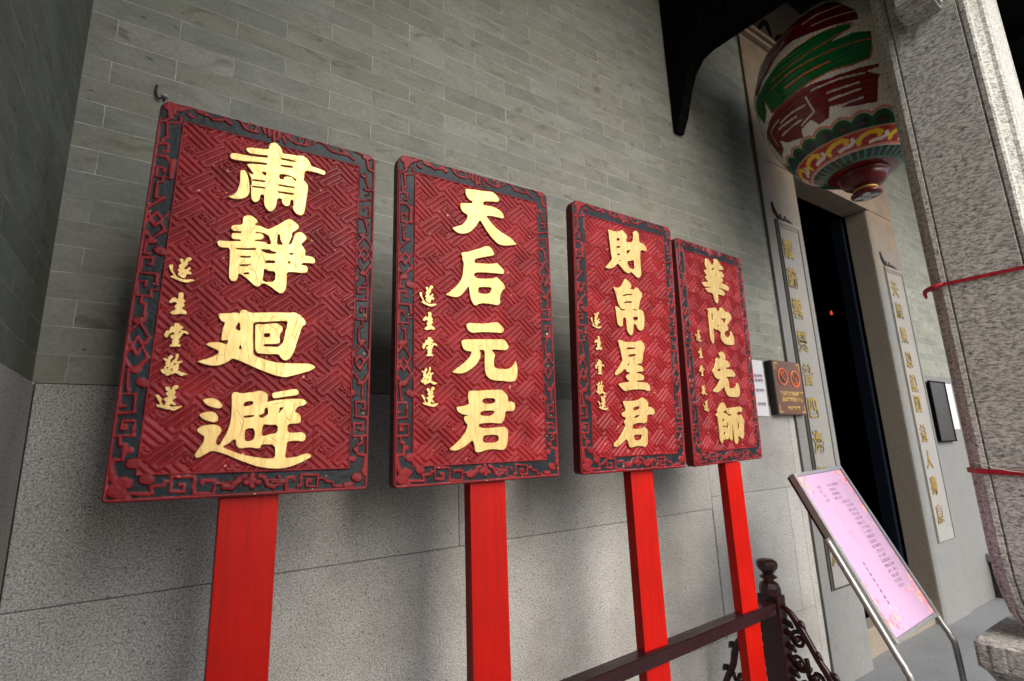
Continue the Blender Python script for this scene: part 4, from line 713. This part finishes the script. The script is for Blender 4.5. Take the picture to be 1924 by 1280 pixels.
# ------------------------------------------------------------------ rack carrying the posts
rk_ = tag(empty('sign_rack', (1.985, 1.245, 0)), 'dark rosewood rack whose rail holds the red posts, ending in a carved upright', 'rack')
ax, ay = 1.985, 1.245
bm = bmesh.new()
p = [(1.958, 1.2606), (1.958, 1.2104), (-.16, 1.0900), (-.16, 1.1402)]
lo = [bm.verts.new((x - ax, y - ay, .644)) for x, y in p]; hi = [bm.verts.new((x - ax, y - ay, .684)) for x, y in p]
bm.faces.new(lo[::-1]); bm.faces.new(hi)
for i in range(4): bm.faces.new((lo[i], lo[(i + 1) % 4], hi[(i + 1) % 4], hi[i]))
bmesh.ops.recalc_face_normals(bm, faces=bm.faces); bmesh.ops.bevel(bm, geom=bm.edges[:], offset=.003, segments=2, affect='EDGES')
from_bm('rail', bm, M['rosewood'], rk_)
def upright(px, py, parent):
    q = (px - ax, py - ay)
    po = box('upright', (q[0] - .027, q[1] - .041, .10), (q[0] + .027, q[1] + .041, .705), M['rosewood'], parent, .004)
    bm = bmesh.new()
    prof = [(.036, .705), (.036, .728), (.030, .745), (.018, .754), (.017, .758), (.030, .764), (.030, .768), (.018, .776), (.024, .786), (.034, .798), (.037, .812), (.034, .824), (.022, .831), (.004, .833)]
    for (r, z) in prof: pass
    nseg = 8; rings = []
    for r, z in prof:
        ring = []
        for k in range(nseg):
            a = math.pi / 8 + k * math.pi / 4; s = 1.0 / math.cos(math.pi / 8)
            ring.append(bm.verts.new((q[0] + r * s * math.cos(a) * .92, q[1] + r * s * math.sin(a), z)))
        rings.append(ring)
    for a_, b_ in zip(rings, rings[1:]):
        for k in range(nseg): bm.faces.new((a_[k], a_[(k + 1) % nseg], b_[(k + 1) % nseg], b_[k]))
    bm.faces.new(rings[0][::-1]); bm.faces.new(rings[-1])
    from_bm('finial', bm, M['rosewood'], po)
    box('foot', (q[0] - .04, q[1] - .40, 0), (q[0] + .04, q[1] + .34, .10), M['rosewood'], parent, .012)
    for s in (-1, 1):
        bm = bmesh.new(); x = q[0]
        P = lambda a, z: (x, q[1] + s * a, z)
        ed = .042
        # outer spine of the apron, then scrolls and leaves inside it
        tube(bm, [P(ed, .672), P(ed + .03, .648), P(ed + .062, .60), P(ed + .088, .555), P(ed + .105, .52), P(ed + .14, .465), P(ed + .16, .40), P(ed + .20, .33), P(ed + .235, .24), P(ed + .27, .105)], [.008, .012, .015, .013, .012, .015, .014, .013, .014, .013], 8, 5, (0, .9))
        def spiral(c, r0, a0, turns, w, dirn=1):
            m_ = int(turns * 9); pts = [P(c[0] + r0 * (1 - .75 * i / m_) * math.cos(a0 + dirn * 2 * math.pi * turns * i / m_), c[1] + r0 * (1 - .75 * i / m_) * math.sin(a0 + dirn * 2 * math.pi * turns * i / m_)) for i in range(m_ + 1)]
            tube(bm, pts, [w * (1 - .35 * i / m_) for i in range(m_ + 1)], 8, 2, (0, .9))
            e = pts[-1]; tube(bm, [(e[0] - .011, e[1], e[2]), (e[0] + .011, e[1], e[2])], w * 1.5, 8, 1)
        spiral((ed + .045, .565), .030, 1.2, 1.3, .008); spiral((ed + .035, .49), .034, .6, 1.25, .009, -1)
        spiral((ed + .095, .455), .034, 2.2, 1.2, .009); spiral((ed + .055, .395), .036, 1.0, 1.3, .009); spiral((ed + .13, .36), .032, .4, 1.2, .008, -1)
        spiral((ed + .06, .29), .042, 1.0, 1.2, .010, -1); spiral((ed + .16, .25), .04, 2.0, 1.2, .009); spiral((ed + .07, .18), .045, 1.2, 1.2, .010)
        for zz_ in (.62, .585, .54, .50, .455, .42, .37, .33, .27, .22, .16):
            tube(bm, [P(ed - .004, zz_), P(ed + .018, zz_ - .008), P(ed + .03, zz_ - .02)], [.010, .012, .005], 7, 3, (0, .8))
        for a_, z_ in ((ed + .055, .625), (ed + .10, .535), (ed + .15, .48), (ed + .19, .385), (ed + .23, .29)):
            tube(bm, [P(a_ - .012, z_ + .004), P(a_ + .006, z_ - .002), P(a_ + .02, z_ - .018)], [.006, .013, .004], 7, 3, (0, .9))
        from_bm('carved_bracket', bm, M['rosewood'], po, True)
upright(1.985, 1.245, rk_)
upright(-.185, 1.113, rk_)

# ------------------------------------------------------------------ tilted notice stand
o = Vector((2.0014, 1.1, 1.1542)); u = Vector((.9993, .0222, .0307)); v = Vector((-.0372, .4203, .9066)); n = u.cross(v); w, h = .3937, .5879
mat = Matrix(((u.x, v.x, n.x, o.x), (u.y, v.y, n.y, o.y), (u.z, v.z, n.z, o.z), (0, 0, 0, 1)))
ns = tag(empty('notice_stand', mat=mat), 'steel stand tilting a pink printed notice in front of the doorway', 'notice stand')
F_ = .014
gu, gv = 240, 360
us = np.linspace(F_ - .004, w - F_ + .004, gu); vs = np.linspace(-h + F_ - .004, -F_ + .004, gv); U, Vv = np.meshgrid(us, vs, indexing='ij')
cc = np.zeros((gu, gv, 3)) + np.array([.40, .262, .395]); random.seed(9)
for c, sx, sy, nn in (((.08, .06), .17, .07, 26), ((.92, .06), .13, .10, 24), ((.93, .86), .12, .12, 50), ((.14, .91), .2, .09, 60), ((.07, .76), .05, .12, 14), ((.95, .3), .03, .3, 12), ((.05, .3), .02, .25, 8)):
    for _ in range(nn):
        x = min(.94, max(.06, random.gauss(c[0], sx * .5))) * w; y = -min(.96, max(.04, random.gauss(c[1], sy * .5))) * h
        r = random.uniform(.005, .012); a0 = random.random() * 6
        D = np.hypot(U - x, Vv - y); A_ = np.arctan2(Vv - y, U - x)
        m_ = D < r * (.72 + .28 * np.cos(5 * A_ + a0)); k_ = random.uniform(.35, .75)
        cl = np.array(random.choice(((.72, .13, .16), (.78, .33, .2), (.8, .28, .3), (.82, .42, .28))))
        cc[m_] = cc[m_] * (1 - k_) + cl * k_
link('notice_sheet', np_mesh('notice_sheet', np.stack([U, Vv, np.full(U.shape, -.0045)], -1).reshape(-1, 3), grid_faces(gu, gv, np.ones((gu - 1, gv - 1), bool)), cc), m_attr('printed_paper', .65, bump=0, spec=.15, mottle=.04), ns)
bm = bmesh.new()
for lo, hi in (((0, -h, -.022), (F_, 0, .003)), ((w - F_, -h, -.022), (w, 0, .003)), ((F_ - .0005, -F_, -.022), (w - F_ + .0005, -.0003, .0028)), ((F_ - .0005, -h + .0003, -.022), (w - F_ + .0005, -h + F_, .0028))):
    add_box(bm, lo, hi, .0025)
from_bm('frame', bm, M['steel'], ns)
box('backing_board', (.004, -h + .004, -.032), (w - .004, -.004, -.0225), M['dark'], ns, .001)
inv = mat.inverted()
def wl_(p): return inv @ Vector(p)
for sx, top in ((-.012, .24), (w + .012, .20)):
    bm = bmesh.new()
    a = Vector((sx, -top, -.014)); b = Vector((sx, -h - .018, -.014)); bw = mat @ b
    tube(bm, [a, a.lerp(b, .5), b, wl_((bw.x, bw.y - .022, bw.z - .045)), wl_((bw.x + .004, bw.y - .032, bw.z - .12)), wl_((bw.x + .01, bw.y - .035, .035)), wl_((bw.x + .01, bw.y + .0, .013)), wl_((bw.x + .01, bw.y + .30, .013))], .0105, 12, 6)
    from_bm('leg_tube', bm, M['steel'], ns, True)
bm = bmesh.new(); b0 = mat @ Vector((0, -h, 0)); tube(bm, [wl_((b0.x - .0, b0.y + .27, .013)), wl_((b0.x + w + .02, b0.y + .27, .013))], .0105, 12, 1); from_bm('foot_bar', bm, M['steel'], ns, True)
random.seed(5)
pool = '正二三四五六七八九十月初日恭賀誕辰先師元君星君天后財帛祝壽'
sheet = [c for c in ns.children if c.name.startswith('notice_sheet')][0]
def words(x, y, s, size, m, align='LEFT', bold=.0001):
    me = text_mesh(s, size, 0, align, 1.0, bold, 1.55); me.transform(Matrix.Translation((x * w, -y * h, -.0040))); return link('printed_line', me, m, sheet)
pick = lambda k: ''.join(random.choice(pool) for _ in range(k))
for k in range(23):
    y = .115 + .0302 * k
    ln_ = 6 if k == 0 else random.choice((4, 4, 5, 5))
    x = .50 if k < 4 else (.58 if k == 4 else .62)
    words(x, y, pick(ln_), .0128, M['ink'])
    if k < 4: words(.30, y, pick(2), .0128, M['ink'])
    elif 5 <= k < 14 and k != 9: words(.38, y, pick(2), .0105, simple('pale_ink', (.42, .24, .38), .7, bump=0) if 'pale_ink' not in bpy.data.materials else bpy.data.materials['pale_ink'], bold=0)
for k, ch in enumerate('善信敬備香燭酬神'): words(.27, .60 + .032 * k, ch, .0135, M['ink'])
# ------------------------------------------------------------------ plaques, papers, hook, stool
pq = tag(empty('wooden_plaque', (2.92, 1.6, 1.57)), 'brown wooden plaque with two no-burning symbols left of the door frame', 'plaque')
box('plaque_board', (-.14, -.046, -.152), (.15, -.0045, .152), M['plaque'], pq, .004)
box('plaque_side', (-.146, -.044, -.150), (-.1405, -.0045, .150), M['plaqueside'], pq)
def ring(name, cx, cz, r, parent, upside):
    bm = bmesh.new(); tube(bm, [(cx + r * math.cos(a * .2618), -.048, cz + r * math.sin(a * .2618)) for a in range(25)], .005, 6, 1, (1, .4))
    tube(bm, [(cx - r * .7, -.0475, cz + r * .7), (cx + r * .7, -.0475, cz - r * .7)], .0035, 6, 1, (1, .4))
    g = from_bm(name, bm, M['signred'], parent, True)
    bm = bmesh.new(); y = -.0465
    if not upside:
        add_box(bm, (cx - .022, y - .0006, cz - .030), (cx + .022, y, cz + .004)); add_box(bm, (cx - .012, y - .0006, cz + .0042), (cx + .010, y, cz + .011))
    else:
        add_box(bm, (cx - .018, y - .0006, cz + .002), (cx + .016, y, cz + .028)); add_box(bm, (cx - .010, y - .0006, cz - .012), (cx + .012, y, cz + .0018))
    from_bm('pictogram', bm, M['plaqueside'], g)
    bm = bmesh.new()
    for k in range(3):
        z0 = cz + (.012 if not upside else -.016); s = 1 if not upside else -1
        tube(bm, [(cx + (k - 1) * .010, -.0472, z0), (cx + (k - 1) * .018, -.0472, z0 + s * .024)], .0022, 6, 1, (1, .4))
    from_bm('incense_stick', bm, M['signred'], g, True)
ring('prohibition_symbol', -.055, .06, .046, pq, False); ring('prohibition_symbol', .072, .052, .046, pq, True)
for s, z, size in (('為保護文物請勿燃燭', -.035, .027), ('請勿攜帶香火入內', -.068, .027), ('廟宇管理處', -.118, .026)):
    me = text_mesh(s, size, .0004, 'CENTER', 1.0, .0008); me.transform(Matrix.Translation((.02, -.0466, z)) @ FACE_FRONT); link('gilt_lettering', me, M['goldink'], pq)
for sx in (-1, 1):
    for sz in (-1, 1):
        bm = bmesh.new(); cx, cz = .004 + sx * .132, sz * .140
        add_box(bm, (min(cx, cx - sx * .035), -.0472, min(cz, cz - sz * .006)), (max(cx, cx - sx * .035), -.0462, max(cz, cz - sz * .006)))
        add_box(bm, (min(cx, cx - sx * .006), -.0471, min(cz - sz * .0062, cz - sz * .04)), (max(cx, cx - sx * .006), -.0461, max(cz - sz * .0062, cz - sz * .04)))
        from_bm('corner_ornament', bm, M['goldink'], pq)

pn = tag(empty('paper_notice', (2.70, 1.5925, 1.57)), 'white paper notice taped to the wall between the rightmost signboard and the brown plaque', 'notice')
box('paper', (-.10, -.0015, -.158), (.046, 0, .15), M['paper'], pn)
for z in (.06, .035, -.02, -.095):
    me = text_mesh('請勿觸摸', .02, 0, 'CENTER', 1, .0004); me.transform(Matrix.Translation((-.012, -.0021, z)) @ FACE_FRONT); link('printed_line', me, M['ink'], pn)

bp = tag(empty('framed_plaque', (5.21, 1.6, 1.465)), 'plain black rectangular plaque on the wall right of the doorway', 'plaque')
box('plaque_board', (-.155, -.03, -.235), (.165, -.0185, .235), M['dark'], bp, .003)
bm = bmesh.new(); add_box(bm, (-.162, -.036, -.243), (-.1555, -.0185, .243), .001); add_box(bm, (.1655, -.036, -.243), (.172, -.0185, .243), .001); add_box(bm, (-.155, -.036, .2355), (.165, -.0185, .243), .001); add_box(bm, (-.155, -.036, -.243), (.165, -.0185, -.2355), .001)
from_bm('frame', bm, M['blackwood'], bp)
tag(box('paper_notice', (5.40, 1.5915, 1.32), (5.60, 1.5935, 1.70), M['paper']), 'blank white paper on the wall beside the black plaque', 'notice')
st = tag(empty('stone_ledge', (5.70, 1.40, 0)), 'low stone ledge with a dark gap under it at the wall foot beside the column', 'ledge')
box('top_slab', (-.13, -.12, .27), (.40, .194, .33), M['floor'], st, .006)
box('back_support', (-.10, .02, 0), (.36, .19, .269), M['iron'], st, .003)
box('end_support', (-.12, -.10, 0), (-.085, .018, .269), M['iron'], st, .003)

hk = tag(empty('wall_hook', (-.10, 1.6, 2.30)), 'small rusty iron hook in the brick wall above the leftmost signboard', 'hook')
bm = bmesh.new(); tube(bm, [(-.012, 0, .030), (-.0125, -.006, .024), (-.013, -.009, .008), (-.010, -.010, -.008), (-.004, -.009, -.016), (.001, -.008, -.012)], [.0022, .0028, .003, .0032, .003, .0018], 8, 5); from_bm('hook_iron', bm, M['iron'], hk, True)
bm = bmesh.new(); lathe(bm, [(.003, -.006), (.008, -.005), (.0085, .002), (.005, .006)], (.008, -.003), 10); from_bm('plaster_plug', bm, M['dado'], hk, True)
bm = bmesh.new(); tube(bm, [(.006, -.004, -.010), (.010, -.006, -.016)], [.003, .002], 6, 1); from_bm('nail_head', bm, M['iron'], hk, True)
